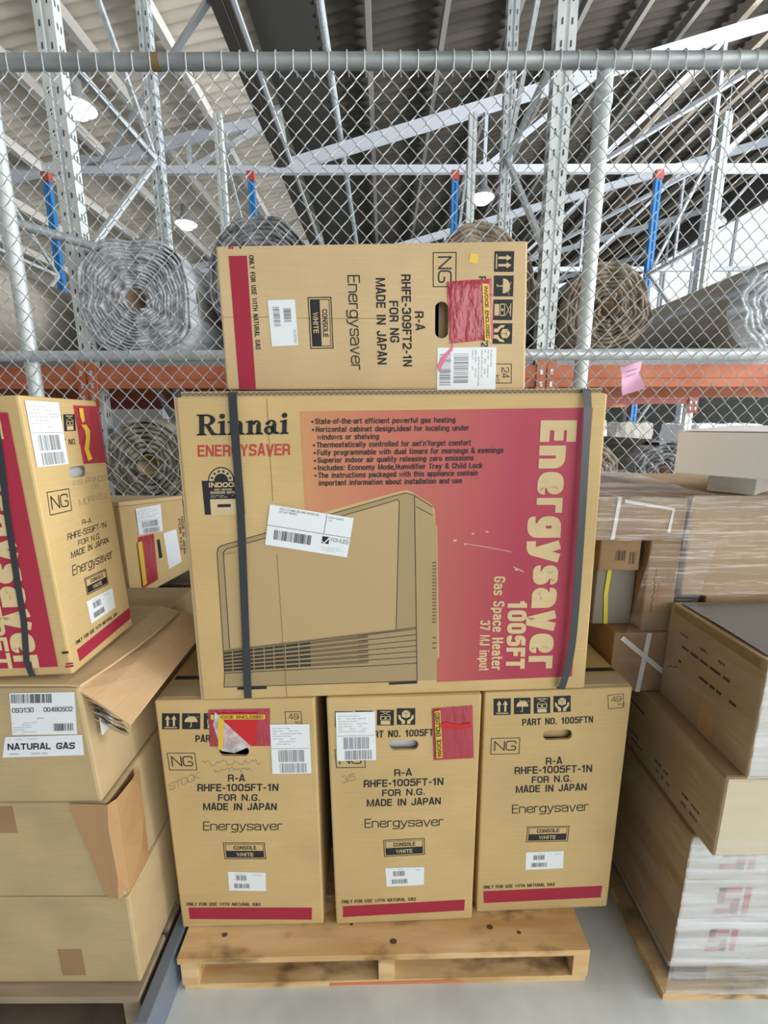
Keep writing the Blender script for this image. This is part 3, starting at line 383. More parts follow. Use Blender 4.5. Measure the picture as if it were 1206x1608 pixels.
# ---------------------------------------------------------------- printed faces (positions in metres on each carton face)
FACES = {
 'A': {
  'O': [-0.5861, 0.9961, 0.12],
  'ex': [0.9998, 0.0211, 0.0],
  'ey': [-0.0, 0.0, 1.0],
  'n': [0.0211, -0.9998, 0.0],
  'depth': 0.98,
  'q': [[-0.5887, 0.9961, 0.8546], [-0.1803, 1.0047, 0.8543], [-0.1803, 1.0047, 0.12], [-0.5861, 0.9961, 0.12]],
  'parts': [
   ('printed_part_number', 'black printed part number', [
    ('t','PART NO. 1005FTN',(0.0913,0.6125),(0.2868,0.6131),(0.0931,0.6334),'K',0.012,0),
   ]),
   ('printed_gas_mark', 'letters NG printed in a square', [
    ('f',(0.0153,0.5292),(0.0887,0.5275),(0.014,0.5826),0.002,'K',0),
    ('t','NG',(0.0238,0.5409),(0.0798,0.5399),(0.0232,0.572),'K',0,0),
   ]),
   ('printed_model_code', 'four lines of black printed model code', [
    ('t','R-A',(0.1665,0.4911),(0.2121,0.49),(0.1681,0.5128),'K',0.014,0),
    ('t','RHFE-1005FT-1N',(0.0829,0.4621),(0.2987,0.4578),(0.0849,0.4851),'K',0.014,0),
    ('t','FOR N.G.',(0.1355,0.4305),(0.2491,0.4276),(0.1372,0.4517),'K',0.014,0),
    ('t','MADE IN JAPAN',(0.093,0.402),(0.2912,0.3969),(0.0949,0.4244),'K',0.014,0),
   ]),
   ('printed_model_name', 'thin black printed model name', [
    ('t','Energysaver',(0.0873,0.3359),(0.3026,0.331),(0.0898,0.365),'K',-0.002,0),
   ]),
   ('printed_use_notice', 'small printed line about natural gas', [
    ('t','ONLY FOR USE WITH NATURAL GAS',(0.0184,0.0801),(0.2277,0.0721),(0.0195,0.0915),'K',0.01,0),
   ]),
   ('printed_weight_mark', 'printed weight in a square', [
    ('f',(0.3286,0.654),(0.3716,0.6531),(0.3275,0.6989),0.0016,'K',0),
    ('t','49',(0.3366,0.6755),(0.3629,0.675),(0.3361,0.6921),'K',0.0,0),
    ('t','kg',(0.3541,0.6625),(0.3712,0.6622),(0.3537,0.6716),'K',0.0,0),
   ]),
   ('printed_handling_symbols', 'row of black printed handling symbols', [
    ('i',0,(0.009,0.653),(0.0539,0.6521),(0.0138,0.6994)),
    ('i',1,(0.0604,0.652),(0.107,0.651),(0.0648,0.6984)),
    ('i',2,(0.116,0.6508),(0.1619,0.6499),(0.12,0.6974)),
    ('i',3,(0.1718,0.6497),(0.2194,0.6487),(0.1753,0.6963)),
   ]),
   ('printed_colour_band', 'crimson printed band', [
    ('p',[(0.0232,0.0731),(0.3749,0.0615),(0.3724,0.0175),(0.023,0.0318)],'R',0),
   ]),
   ('printed_colour_plate', 'printed plate reading console white', [
    ('f',(0.1388,0.2385),(0.2534,0.2351),(0.1378,0.2943),0.0022,'K',0),
    ('f',(0.1439,0.2434),(0.2484,0.2404),(0.1432,0.2892),0.0015,'K',0),
    ('r',(0.1445,0.244),(0.2478,0.2409),(0.1441,0.2664),'K',0),
    ('t','CONSOLE',(0.166,0.2702),(0.2287,0.2684),(0.166,0.2825),'K',0.012,0),
    ('t','WHITE',(0.1731,0.2476),(0.2191,0.2463),(0.173,0.26),'C',0.012,1),
   ]),
   ('barcode_label', 'small white barcode label', [
    ('p',[(0.1445,0.1958),(0.249,0.1893),(0.2471,0.1248),(0.1432,0.1303)],'W',1),
    ('b',(0.1647,0.1653),(0.196,0.1635),(0.1651,0.1829),16,6,'G',2),
    ('b',(0.1589,0.1387),(0.2036,0.1363),(0.1592,0.1545),20,7,'G',2),
    ('x',(0.2131,0.1787),(0.2434,0.1768),(0.2133,0.1864),1,6,'L',2),
    ('x',(0.1651,0.1855),(0.1964,0.1835),(0.1653,0.1919),1,6,'L',2),
   ]),
   ('handwriting', 'faint pencil handwriting', [
    ('t','STOCK',(0.0106,0.4669),(0.0932,0.5027),(0.0093,0.4869),'G',-0.006,0),
    ('l',[(0.101,0.5529),(0.1058,0.5555),(0.1099,0.5499),(0.115,0.5547),(0.1197,0.5565),(0.1238,0.55),(0.1276,0.54),(0.1324,0.5424),(0.1371,0.5431),(0.1426,0.5538),(0.1467,0.5477),(0.1517,0.5528),(0.1565,0.5549),(0.1613,0.5563),(0.1657,0.5543),(0.1693,0.5404),(0.1741,0.5424),(0.1788,0.5429),(0.1834,0.5431),(0.1889,0.555),(0.1934,0.5528),(0.1976,0.5467),(0.2021,0.5447),(0.2065,0.5424),(0.2111,0.542),(0.2168,0.5575),(0.2208,0.5474),(0.2254,0.5462),(0.2302,0.5495),(0.2353,0.556),(0.2395,0.5503),(0.2446,0.5578),(0.2483,0.5414),(0.253,0.5428),(0.258,0.5491)],0.0011,'G',0),
    ('l',[(0.1326,0.531),(0.1354,0.5202),(0.1397,0.5262),(0.143,0.5207),(0.1468,0.5213),(0.151,0.5273),(0.1549,0.5289),(0.1584,0.5256),(0.1623,0.5286),(0.1664,0.5333),(0.17,0.5308),(0.1731,0.5218),(0.1778,0.5354),(0.1816,0.5353),(0.1846,0.5251),(0.1888,0.5312),(0.1922,0.5267),(0.196,0.5278),(0.1999,0.53),(0.2029,0.5185),(0.2076,0.5326),(0.2111,0.5288),(0.2151,0.5325),(0.2183,0.5249),(0.2225,0.5311),(0.2262,0.5297),(0.2295,0.5228)],0.0011,'G',0),
   ]),
   ('shipping_label', 'white shipping label with two grey barcodes', [
    ('p',[(0.2878,0.6624),(0.3901,0.6613),(0.3896,0.5126),(0.2863,0.513)],'W',4),
    ('x',(0.2933,0.6005),(0.3848,0.5998),(0.2939,0.655),7,3,'L',5),
    ('r',(0.2891,0.5899),(0.3868,0.5891),(0.2891,0.5909),'G',5),
    ('b',(0.3052,0.5495),(0.3743,0.5491),(0.3055,0.5855),26,3,'B',5),
    ('b',(0.307,0.516),(0.3793,0.5157),(0.3072,0.5449),26,4,'B',5),
   ]),
   ('document_pouch', 'red plastic document pouch with clear film peeled open', [
    ('q',(0.1282,0.5993),(0.2859,0.5978),(0.2904,0.7089),(0.1323,0.7082)),
    ('r',(0.1534,0.6045),(0.2496,0.6025),(0.161,0.7003),'V',12),
    ('r',(0.1383,0.6822),(0.2773,0.6804),(0.1394,0.6961),'Y',13),
    ('t','INVOICE ENCLOSED',(0.145,0.6848),(0.2726,0.6833),(0.1457,0.6932),'K',0.01,14),
    ('p',[(0.1516,0.7051),(0.1721,0.6759),(0.2363,0.6027),(0.1917,0.5826),(0.1589,0.5898),(0.1436,0.6671)],'P',16),
    ('p',[(0.1585,0.6892),(0.1726,0.6815),(0.1623,0.5909),(0.151,0.595)],'Y',18),
   ]),
  ],
  'hole': [(0.2283, 0.5818), (0.2276, 0.578), (0.2261, 0.5746), (0.2239, 0.5716), (0.2212, 0.5694), (0.2181, 0.568), (0.2148, 0.5676), (0.1566, 0.5693), (0.1537, 0.5709), (0.1513, 0.5732), (0.1496, 0.5763), (0.1486, 0.5798), (0.1485, 0.5835), (0.1492, 0.5872), (0.1507, 0.5907), (0.1529, 0.5936), (0.1557, 0.5958), (0.1588, 0.5972), (0.162, 0.5976), (0.2199, 0.5959), (0.2228, 0.5944), (0.2253, 0.592), (0.2271, 0.589), (0.2281, 0.5855)],
 },
 'B': {
  'O': [-0.143, 1.0029, 0.12],
  'ex': [0.9994, 0.0345, 0.0],
  'ey': [-0.0, 0.0, 1.0],
  'n': [0.0345, -0.9994, 0.0],
  'depth': 0.98,
  'q': [[-0.1504, 1.0027, 0.8574], [0.2531, 1.0166, 0.8592], [0.254, 1.0166, 0.12], [-0.143, 1.0029, 0.12]],
  'parts': [
   ('printed_part_number', 'black printed part number', [
    ('t','PART NO. 1005FTN',(0.0874,0.6168),(0.286,0.6181),(0.0877,0.6377),'K',0.012,0),
   ]),
   ('printed_gas_mark', 'letters NG printed in a square', [
    ('f',(0.0134,0.528),(0.0922,0.5262),(0.0098,0.5847),0.002,'K',0),
    ('t','NG',(0.022,0.5403),(0.0819,0.5388),(0.0199,0.5731),'K',0,0),
   ]),
   ('printed_model_code', 'four lines of black printed model code', [
    ('t','R-A',(0.1681,0.4967),(0.2162,0.497),(0.168,0.5186),'K',0.014,0),
    ('t','RHFE-1005FT-1N',(0.0855,0.4646),(0.3015,0.4647),(0.0858,0.4877),'K',0.014,0),
    ('t','FOR N.G.',(0.1352,0.4344),(0.2533,0.435),(0.1353,0.4557),'K',0.014,0),
    ('t','MADE IN JAPAN',(0.0934,0.4032),(0.296,0.4025),(0.0936,0.4258),'K',0.014,0),
   ]),
   ('printed_model_name', 'thin black printed model name', [
    ('t','Energysaver',(0.0864,0.3337),(0.3047,0.332),(0.0868,0.3631),'K',-0.002,0),
   ]),
   ('printed_use_notice', 'small printed line about natural gas', [
    ('t','ONLY FOR USE WITH NATURAL GAS',(0.0184,0.0766),(0.2313,0.0762),(0.0186,0.088),'K',0.01,0),
   ]),
   ('printed_handling_symbols', 'row of black printed handling symbols', [
    ('i',0,(0.0132,0.6514),(0.0579,0.65),(0.0144,0.6981)),
    ('i',1,(0.0663,0.6516),(0.1111,0.6503),(0.067,0.6984)),
    ('i',2,(0.1228,0.6537),(0.167,0.6523),(0.1231,0.6996)),
    ('i',3,(0.1746,0.654),(0.2231,0.6525),(0.1744,0.7028)),
   ]),
   ('printed_colour_band', 'crimson printed band', [
    ('p',[(0.0209,0.0662),(0.3741,0.0724),(0.3736,0.0329),(0.02,0.027)],'R',0),
   ]),
   ('printed_colour_plate', 'printed plate reading console white', [
    ('f',(0.1397,0.2339),(0.2547,0.2363),(0.1382,0.2912),0.0022,'K',0),
    ('f',(0.1447,0.2392),(0.2492,0.2413),(0.1434,0.2861),0.0015,'K',0),
    ('r',(0.1453,0.2398),(0.2486,0.2419),(0.1446,0.2628),'K',0),
    ('t','CONSOLE',(0.1662,0.2677),(0.2279,0.2687),(0.1658,0.2802),'K',0.012,0),
    ('t','WHITE',(0.1738,0.2449),(0.2197,0.2459),(0.1734,0.2575),'C',0.012,1),
   ]),
   ('barcode_label', 'small white barcode label', [
    ('p',[(0.1432,0.1953),(0.2535,0.1946),(0.2539,0.132),(0.1467,0.1304)],'W',1),
    ('b',(0.1665,0.1664),(0.1991,0.1664),(0.1657,0.1837),16,34,'G',2),
    ('b',(0.1623,0.1398),(0.2085,0.1403),(0.1616,0.1554),20,35,'G',2),
    ('x',(0.2162,0.1823),(0.2481,0.1822),(0.216,0.1898),1,34,'L',2),
    ('x',(0.1656,0.1862),(0.1985,0.1861),(0.1653,0.1926),1,34,'L',2),
   ]),
   ('shipping_label', 'white shipping label with two grey barcodes', [
    ('p',[(0.016,0.6962),(0.1181,0.6951),(0.1196,0.5508),(0.0165,0.5505)],'W',4),
    ('x',(0.0223,0.6359),(0.1136,0.6354),(0.0221,0.689),7,7,'L',5),
    ('r',(0.0183,0.6254),(0.1158,0.625),(0.0183,0.6264),'G',5),
    ('b',(0.0348,0.5861),(0.1038,0.5861),(0.0347,0.6213),26,7,'B',5),
    ('b',(0.037,0.5535),(0.1092,0.5538),(0.0369,0.5817),26,8,'B',5),
   ]),
   ('handwriting', 'faint pencil handwriting', [
    ('t','3/5',(0.0292,0.4798),(0.0636,0.4885),(0.028,0.5018),'D',-0.008,0),
   ]),
   ('document_pouch', 'red plastic document pouch with upright yellow strip', [
    ('q',(0.2739,0.5436),(0.382,0.5468),(0.3726,0.7064),(0.2658,0.7001)),
    ('p',[(0.2726,0.6943),(0.2876,0.6967),(0.297,0.5544),(0.2805,0.5536)],'Y',14),
    ('t','INVOICE ENCLOSED',(0.2945,0.5577),(0.2852,0.6921),(0.2831,0.5561),'K',0.012,15),
    ('p',[(0.2834,0.6583),(0.3035,0.6614),(0.3374,0.6528),(0.3694,0.6576),(0.3682,0.6443),(0.3413,0.6375),(0.2871,0.6449)],'V',14),
   ]),
  ],
  'hole': [(0.2322, 0.5927), (0.2319, 0.5887), (0.2307, 0.5849), (0.2287, 0.5817), (0.226, 0.5792), (0.2228, 0.5776), (0.2194, 0.577), (0.165, 0.5768), (0.1617, 0.5783), (0.1588, 0.5808), (0.1566, 0.584), (0.1551, 0.5877), (0.1545, 0.5917), (0.1548, 0.5957), (0.156, 0.5994), (0.1581, 0.6026), (0.1608, 0.6051), (0.1639, 0.6067), (0.1674, 0.6073), (0.2215, 0.6075), (0.2248, 0.606), (0.2277, 0.6036), (0.23, 0.6004), (0.2315, 0.5967)],
 },
 'C': {
  'O': [0.2706, 1.0336, 0.12],
  'ex': [0.9993, 0.0364, 0.0],
  'ey': [-0.0, -0.0, 1.0],
  'n': [0.0364, -0.9993, 0.0],
  'depth': 0.97,
  'q': [[0.2643, 1.0334, 0.8402], [0.6626, 1.0479, 0.8741], [0.6663, 1.048, 0.12], [0.2706, 1.0336, 0.12]],
  'parts': [
   ('printed_part_number', 'black printed part number', [
    ('t','PART NO. 1005FTN',(0.0998,0.628),(0.2935,0.6314),(0.0986,0.6484),'K',0.012,0),
   ]),
   ('printed_gas_mark', 'letters NG printed in a square', [
    ('f',(0.0172,0.5409),(0.0973,0.5401),(0.0166,0.5925),0.002,'K',0),
    ('t','NG',(0.0266,0.5523),(0.0873,0.5522),(0.0262,0.5825),'K',0,0),
   ]),
   ('printed_model_code', 'four lines of black printed model code', [
    ('t','R-A',(0.1732,0.5036),(0.2195,0.5042),(0.1716,0.526),'K',0.014,0),
    ('t','RHFE-1005FT-1N',(0.0877,0.476),(0.3055,0.4756),(0.0864,0.4995),'K',0.014,0),
    ('t','FOR N.G.',(0.1379,0.4452),(0.2513,0.446),(0.1365,0.4669),'K',0.014,0),
    ('t','MADE IN JAPAN',(0.0948,0.4152),(0.2956,0.4157),(0.0935,0.4382),'K',0.014,0),
   ]),
   ('printed_model_name', 'thin black printed model name', [
    ('t','Energysaver',(0.0879,0.3468),(0.3074,0.3472),(0.0862,0.3766),'K',-0.002,0),
   ]),
   ('printed_use_notice', 'small printed line about natural gas', [
    ('t','ONLY FOR USE WITH NATURAL GAS',(0.0173,0.087),(0.2299,0.0868),(0.0168,0.0986),'K',0.01,0),
   ]),
   ('printed_weight_mark', 'printed weight in a square', [
    ('f',(0.3316,0.6712),(0.375,0.6747),(0.3256,0.7135),0.0016,'K',0),
    ('t','49',(0.3377,0.6922),(0.3656,0.6944),(0.3357,0.7079),'K',0.0,0),
    ('t','kg',(0.3568,0.6818),(0.3745,0.6832),(0.356,0.6902),'K',0.0,0),
   ]),
   ('printed_handling_symbols', 'row of black printed handling symbols', [
    ('i',0,(0.0202,0.6624),(0.0667,0.6621),(0.0179,0.712)),
    ('i',1,(0.0753,0.6636),(0.1201,0.6637),(0.0725,0.7123)),
    ('i',2,(0.1288,0.6638),(0.1738,0.664),(0.1255,0.7126)),
    ('i',3,(0.1823,0.6661),(0.2292,0.6666),(0.1786,0.7149)),
   ]),
   ('printed_colour_band', 'crimson printed band', [
    ('p',[(0.0177,0.0779),(0.3744,0.0801),(0.3728,0.037),(0.0207,0.0344)],'R',0),
   ]),
   ('printed_colour_plate', 'printed plate reading console white', [
    ('f',(0.1342,0.2469),(0.2565,0.2446),(0.1345,0.3006),0.0022,'K',0),
    ('f',(0.1397,0.2517),(0.2508,0.2499),(0.1398,0.2958),0.0015,'K',0),
    ('r',(0.1403,0.2522),(0.2501,0.2505),(0.1404,0.2738),'K',0),
    ('t','CONSOLE',(0.1633,0.2781),(0.2285,0.278),(0.1632,0.2901),'K',0.012,0),
    ('t','WHITE',(0.1707,0.2562),(0.2194,0.2555),(0.1706,0.2682),'C',0.012,1),
   ]),
   ('barcode_label', 'small white barcode label', [
    ('p',[(0.1364,0.2114),(0.2466,0.2117),(0.2497,0.1504),(0.1384,0.1499)],'W',1),
    ('b',(0.1594,0.184),(0.1926,0.1841),(0.1588,0.2005),16,15,'G',2),
    ('b',(0.1547,0.1587),(0.2025,0.1589),(0.1542,0.1735),20,16,'G',2),
    ('x',(0.2096,0.1994),(0.2417,0.1995),(0.2093,0.2067),1,15,'L',2),
    ('x',(0.1587,0.203),(0.1918,0.203),(0.1585,0.2091),1,15,'L',2),
   ]),
  ],
  'hole': [(0.2393, 0.5972), (0.2394, 0.5931), (0.2385, 0.5893), (0.2366, 0.5859), (0.2341, 0.5833), (0.2309, 0.5817), (0.2273, 0.581), (0.1709, 0.5803), (0.1673, 0.5818), (0.1641, 0.5843), (0.1615, 0.5875), (0.1597, 0.5913), (0.1588, 0.5954), (0.1588, 0.5995), (0.1597, 0.6033), (0.1616, 0.6066), (0.1642, 0.6092), (0.1673, 0.6109), (0.1709, 0.6115), (0.227, 0.6123), (0.2305, 0.6108), (0.2338, 0.6083), (0.2364, 0.6051), (0.2383, 0.6013)],
 },
 'F': {
  'O': [-0.4643, 0.9945, 0.857],
  'ex': [0.9989, 0.0461, 0.0],
  'ey': [-0.0, 0.0, 1.0],
  'n': [0.0461, -0.9989, 0.0],
  'depth': 0.405,
  'q': [[-0.4598, 0.9947, 1.6041], [0.5166, 1.0398, 1.6174], [0.5303, 1.0404, 0.857], [-0.4643, 0.9945, 0.857]],
  'parts': [
   ('printed_colour_panel', 'crimson panel fading to salmon, printed', [
    ('p',[(0.2765,0.7177),(0.9494,0.7248),(0.9581,0.0367),(0.6006,0.032),(0.5993,0.0955),(0.6057,0.1025),(0.5934,0.4468),(0.5887,0.4532),(0.5864,0.4891),(0.5786,0.5015),(0.5327,0.5311),(0.5205,0.5366),(0.5055,0.5345),(0.4003,0.5068),(0.2797,0.4731)],'S',0),
   ]),
   ('printed_heater_drawing', 'printed picture of a gas heater', [
    ('p',[(0.0676,0.3908),(0.0715,0.4033),(0.0824,0.4093),(0.184,0.4373),(0.4754,0.5196),(0.5161,0.5298),(0.5357,0.525),(0.5802,0.4953),(0.5837,0.4736),(0.5855,0.4579),(0.5919,0.4453),(0.6017,0.1009),(0.5976,0.0956),(0.5988,0.0394),(0.5491,0.0374),(0.0571,0.036),(0.0616,0.0751),(0.0631,0.1364)],'H1',0),
    ('p',[(0.0825,0.3905),(0.0906,0.3998),(0.203,0.4308),(0.4754,0.5074),(0.4965,0.5148),(0.5011,0.5086),(0.4942,0.1849),(0.0792,0.1429)],'H2',1),
    ('p',[(0.5373,0.5219),(0.5802,0.4938),(0.5856,0.4548),(0.592,0.4437),(0.6008,0.1009),(0.596,0.0957),(0.5971,0.0413),(0.5491,0.0392)],'H3',1),
    ('l',[(0.0676,0.3908),(0.0715,0.4033),(0.0824,0.4093),(0.184,0.4373),(0.4754,0.5196),(0.5161,0.5298),(0.5357,0.525),(0.5802,0.4953)],0.0016,'K',2),
    ('l',[(0.0676,0.3908),(0.0631,0.1364),(0.0616,0.0751),(0.0571,0.036),(0.5491,0.0374)],0.0016,'K',2),
    ('l',[(0.0825,0.3905),(0.0906,0.3998),(0.203,0.4308),(0.4754,0.5074),(0.4965,0.5148),(0.5011,0.5086),(0.4942,0.1849)],0.0016,'K',2),
    ('l',[(0.0825,0.3905),(0.0792,0.1429)],0.0016,'K',2),
    ('l',[(0.0631,0.1364),(0.475,0.1785),(0.5441,0.187)],0.0016,'K',2),
    ('l',[(0.5373,0.5219),(0.5491,0.0374)],0.0016,'K',2),
    ('l',[(0.5406,0.4974),(0.5806,0.4752)],0.0016,'K',2),
    ('l',[(0.0616,0.0751),(0.4749,0.0851),(0.5485,0.0882)],0.0016,'K',2),
    ('p',[(0.0636,0.1329),(0.2786,0.1552),(0.2785,0.148),(0.0634,0.1268)],'K2',2),
    ('p',[(0.2786,0.1552),(0.423,0.1701),(0.4231,0.1619),(0.2785,0.148)],'K3',2),
    ('l',[(0.3989,0.1676),(0.5441,0.1827)],0.0014,'K',3),
    ('p',[(0.0633,0.1237),(0.2785,0.1432),(0.2784,0.136),(0.0631,0.1175)],'K2',2),
    ('p',[(0.2785,0.1432),(0.4232,0.1564),(0.4233,0.1481),(0.2784,0.136)],'K3',2),
    ('l',[(0.399,0.1542),(0.5446,0.1674)],0.0014,'K',3),
    ('p',[(0.063,0.1144),(0.2784,0.1312),(0.2783,0.124),(0.0628,0.1082)],'K2',2),
    ('p',[(0.2784,0.1312),(0.4234,0.1426),(0.4234,0.1343),(0.2783,0.124)],'K3',2),
    ('l',[(0.3991,0.1407),(0.545,0.1521)],0.0014,'K',3),
    ('p',[(0.0627,0.105),(0.2783,0.1192),(0.2782,0.1119),(0.0625,0.0989)],'K2',2),
    ('p',[(0.2783,0.1192),(0.4235,0.1287),(0.4236,0.1204),(0.2782,0.1119)],'K3',2),
    ('l',[(0.3992,0.1271),(0.5455,0.1367)],0.0014,'K',3),
    ('p',[(0.0624,0.0957),(0.2782,0.1071),(0.2781,0.0998),(0.0622,0.0895)],'K2',2),
    ('p',[(0.2782,0.1071),(0.4237,0.1148),(0.4238,0.1064),(0.2781,0.0998)],'K3',2),
    ('l',[(0.3993,0.1135),(0.5459,0.1212)],0.0014,'K',3),
    ('p',[(0.0621,0.0863),(0.2781,0.0949),(0.278,0.0876),(0.0619,0.0801)],'K2',2),
    ('p',[(0.2781,0.0949),(0.4238,0.1008),(0.4239,0.0923),(0.278,0.0876)],'K3',2),
    ('l',[(0.3994,0.0998),(0.5464,0.1057)],0.0014,'K',3),
    ('l',[(0.0851,0.1351),(0.0832,0.0774)],0.002,'H1',4),
    ('l',[(0.1375,0.1406),(0.1359,0.0789)],0.002,'H1',4),
    ('l',[(0.1637,0.1433),(0.1622,0.0796)],0.002,'H1',4),
    ('l',[(0.1876,0.1458),(0.1863,0.0802)],0.002,'H1',4),
    ('l',[(0.2163,0.1487),(0.2152,0.081)],0.002,'H1',4),
    ('l',[(0.2498,0.1522),(0.2489,0.0819)],0.002,'H1',4),
    ('r',(0.5829,0.3551),(0.5923,0.3549),(0.5828,0.359),'K3',3),
    ('r',(0.583,0.3466),(0.5924,0.3464),(0.5829,0.3505),'K3',3),
    ('r',(0.5832,0.3381),(0.5926,0.3379),(0.5831,0.342),'K3',3),
    ('r',(0.5833,0.3295),(0.5928,0.3293),(0.5833,0.3335),'K3',3),
    ('r',(0.5835,0.321),(0.593,0.3208),(0.5834,0.3249),'K3',3),
    ('r',(0.5837,0.3124),(0.5932,0.3122),(0.5836,0.3163),'K3',3),
    ('r',(0.5838,0.3037),(0.5933,0.3035),(0.5838,0.3077),'K3',3),
    ('r',(0.584,0.2951),(0.5935,0.2949),(0.5839,0.2991),'K3',3),
    ('r',(0.5842,0.2864),(0.5937,0.2862),(0.5841,0.2904),'K3',3),
    ('r',(0.5843,0.2777),(0.5939,0.2775),(0.5843,0.2817),'K3',3),
    ('r',(0.5845,0.269),(0.5941,0.2687),(0.5844,0.273),'K3',3),
    ('r',(0.5847,0.2602),(0.5942,0.26),(0.5846,0.2642),'K3',3),
    ('r',(0.5848,0.2514),(0.5944,0.2512),(0.5847,0.2555),'K3',3),
    ('r',(0.585,0.2426),(0.5946,0.2423),(0.5849,0.2466),'K3',3),
    ('r',(0.5852,0.2337),(0.5948,0.2335),(0.5851,0.2378),'K3',3),
    ('r',(0.5853,0.2248),(0.595,0.2246),(0.5853,0.2289),'K3',3),
    ('r',(0.5855,0.2159),(0.5952,0.2157),(0.5854,0.22),'K3',3),
    ('r',(0.5857,0.207),(0.5953,0.2067),(0.5856,0.2111),'K3',3),
    ('r',(0.5858,0.198),(0.5955,0.1978),(0.5858,0.2021),'K3',3),
    ('r',(0.5866,0.1555),(0.5964,0.1552),(0.5866,0.1597),'K3',3),
    ('r',(0.5869,0.1414),(0.5967,0.1412),(0.5868,0.1457),'K3',3),
    ('r',(0.5872,0.1273),(0.597,0.127),(0.5871,0.1315),'K3',3),
    ('r',(0.09,0.0276),(0.1637,0.0278),(0.0905,0.0348),'K',2),
    ('r',(0.4764,0.0289),(0.5492,0.0301),(0.4764,0.0353),'K',2),
    ('r',(0.0827,0.3842),(0.1094,0.3908),(0.0824,0.3889),'K3',3),
    ('t','Rinnai',(0.085,0.3849),(0.1087,0.3916),(0.085,0.3905),'C',0.01,4),
   ]),
   ('printed_maker_name', 'heavy black serif maker name', [
    ('R',(0.0442,0.6653),(0.2493,0.6678),(0.0475,0.7113)),
   ]),
   ('printed_feature_list', 'black bulleted list of features', [
    ('t','State-of-the-art efficient powerful gas heating',(0.3096,0.6896),(0.6294,0.6921),(0.3101,0.702),'K',0.014,2),
    ('o',(0.3038,0.6947),0.0026,'K',2),
    ('t','Horizontal cabinet design,ideal for locating under',(0.3105,0.6717),(0.6617,0.6739),(0.3109,0.6842),'K',0.014,2),
    ('o',(0.3046,0.6768),0.0026,'K',2),
    ('t','windows or shelving',(0.3133,0.6545),(0.4537,0.6555),(0.3138,0.6671),'K',0.014,2),
    ('t',"Thermostatically controlled for set'n'forget comfort",(0.3113,0.6367),(0.6668,0.64),(0.3117,0.6494),'K',0.014,2),
    ('o',(0.3054,0.6419),0.0026,'K',2),
    ('t','Fully programmable with dual timers for mornings & evenings',(0.3121,0.6193),(0.7446,0.6223),(0.3126,0.6321),'K',0.014,2),
    ('o',(0.3062,0.6246),0.0026,'K',2),
    ('t','Superior indoor air quality releasing zero emissions',(0.3124,0.6018),(0.6747,0.605),(0.3129,0.6146),'K',0.014,2),
    ('o',(0.3065,0.6071),0.0026,'K',2),
    ('t','Includes: Economy Mode,Humidifier Tray & Child Lock',(0.3123,0.5842),(0.6969,0.5869),(0.3127,0.5971),'K',0.014,2),
    ('o',(0.3063,0.5895),0.0026,'K',2),
    ('t','The instructions packaged with this appliance contain',(0.3127,0.5667),(0.6861,0.5694),(0.3131,0.5797),'K',0.014,2),
    ('o',(0.3067,0.5721),0.0026,'K',2),
    ('t','important information about installation and use',(0.313,0.5491),(0.6492,0.5515),(0.3134,0.5622),'K',0.014,2),
   ]),
   ('printed_title', 'red printed title', [
    ('t','ENERGYSAVER',(0.0423,0.6178),(0.25,0.62),(0.0442,0.644),'R2',0.016,0),
   ]),
   ('printed_model_name', 'cream printed model name running downward', [
    ('t','Energysaver',(0.8284,0.6964),(0.8389,0.0627),(0.9143,0.6961),'C',0.045,2),
   ]),
   ('printed_model_number', 'cream printed model number', [
    ('t','1005FT',(0.7752,0.2534),(0.7799,0.0646),(0.8247,0.2522),'C',0.035,2),
   ]),
   ('printed_subtitle', 'cream printed subtitle', [
    ('t','Gas Space Heater',(0.7367,0.3182),(0.742,0.0621),(0.7657,0.3176),'C',0.012,2),
    ('t','37 MJ input',(0.707,0.2018),(0.7098,0.0613),(0.7329,0.2011),'C',0.012,2),
   ]),
   ('energy_rating_mark', 'printed star rating mark', [
    ('p',[(0.1205,0.562),(0.1206,0.5656),(0.1203,0.5692),(0.1196,0.5726),(0.1185,0.576),(0.1171,0.5791),(0.1154,0.5821),(0.1134,0.5847),(0.111,0.5871),(0.1085,0.5892),(0.1057,0.591),(0.1027,0.5924),(0.0995,0.5934),(0.0963,0.594),(0.093,0.5942),(0.0896,0.5941),(0.0863,0.5935),(0.083,0.5925),(0.0798,0.5912),(0.0767,0.5895),(0.0738,0.5875),(0.0712,0.5851),(0.0687,0.5825),(0.0666,0.5796),(0.0647,0.5764),(0.0631,0.5731),(0.0619,0.5697),(0.0611,0.5662),(0.0606,0.5626)],'K',0),
    ('p',[(0.1178,0.562),(0.1178,0.5653),(0.1175,0.5685),(0.1169,0.5717),(0.116,0.5747),(0.1147,0.5776),(0.1131,0.5802),(0.1113,0.5827),(0.1092,0.5849),(0.1068,0.5868),(0.1043,0.5884),(0.1016,0.5896),(0.0987,0.5906),(0.0958,0.5911),(0.0927,0.5913),(0.0897,0.5912),(0.0867,0.5907),(0.0837,0.5898),(0.0808,0.5886),(0.078,0.587),(0.0754,0.5852),(0.0729,0.583),(0.0707,0.5806),(0.0687,0.578),(0.067,0.5751),(0.0656,0.5721),(0.0645,0.569),(0.0637,0.5658),(0.0633,0.5625)],'C',1),
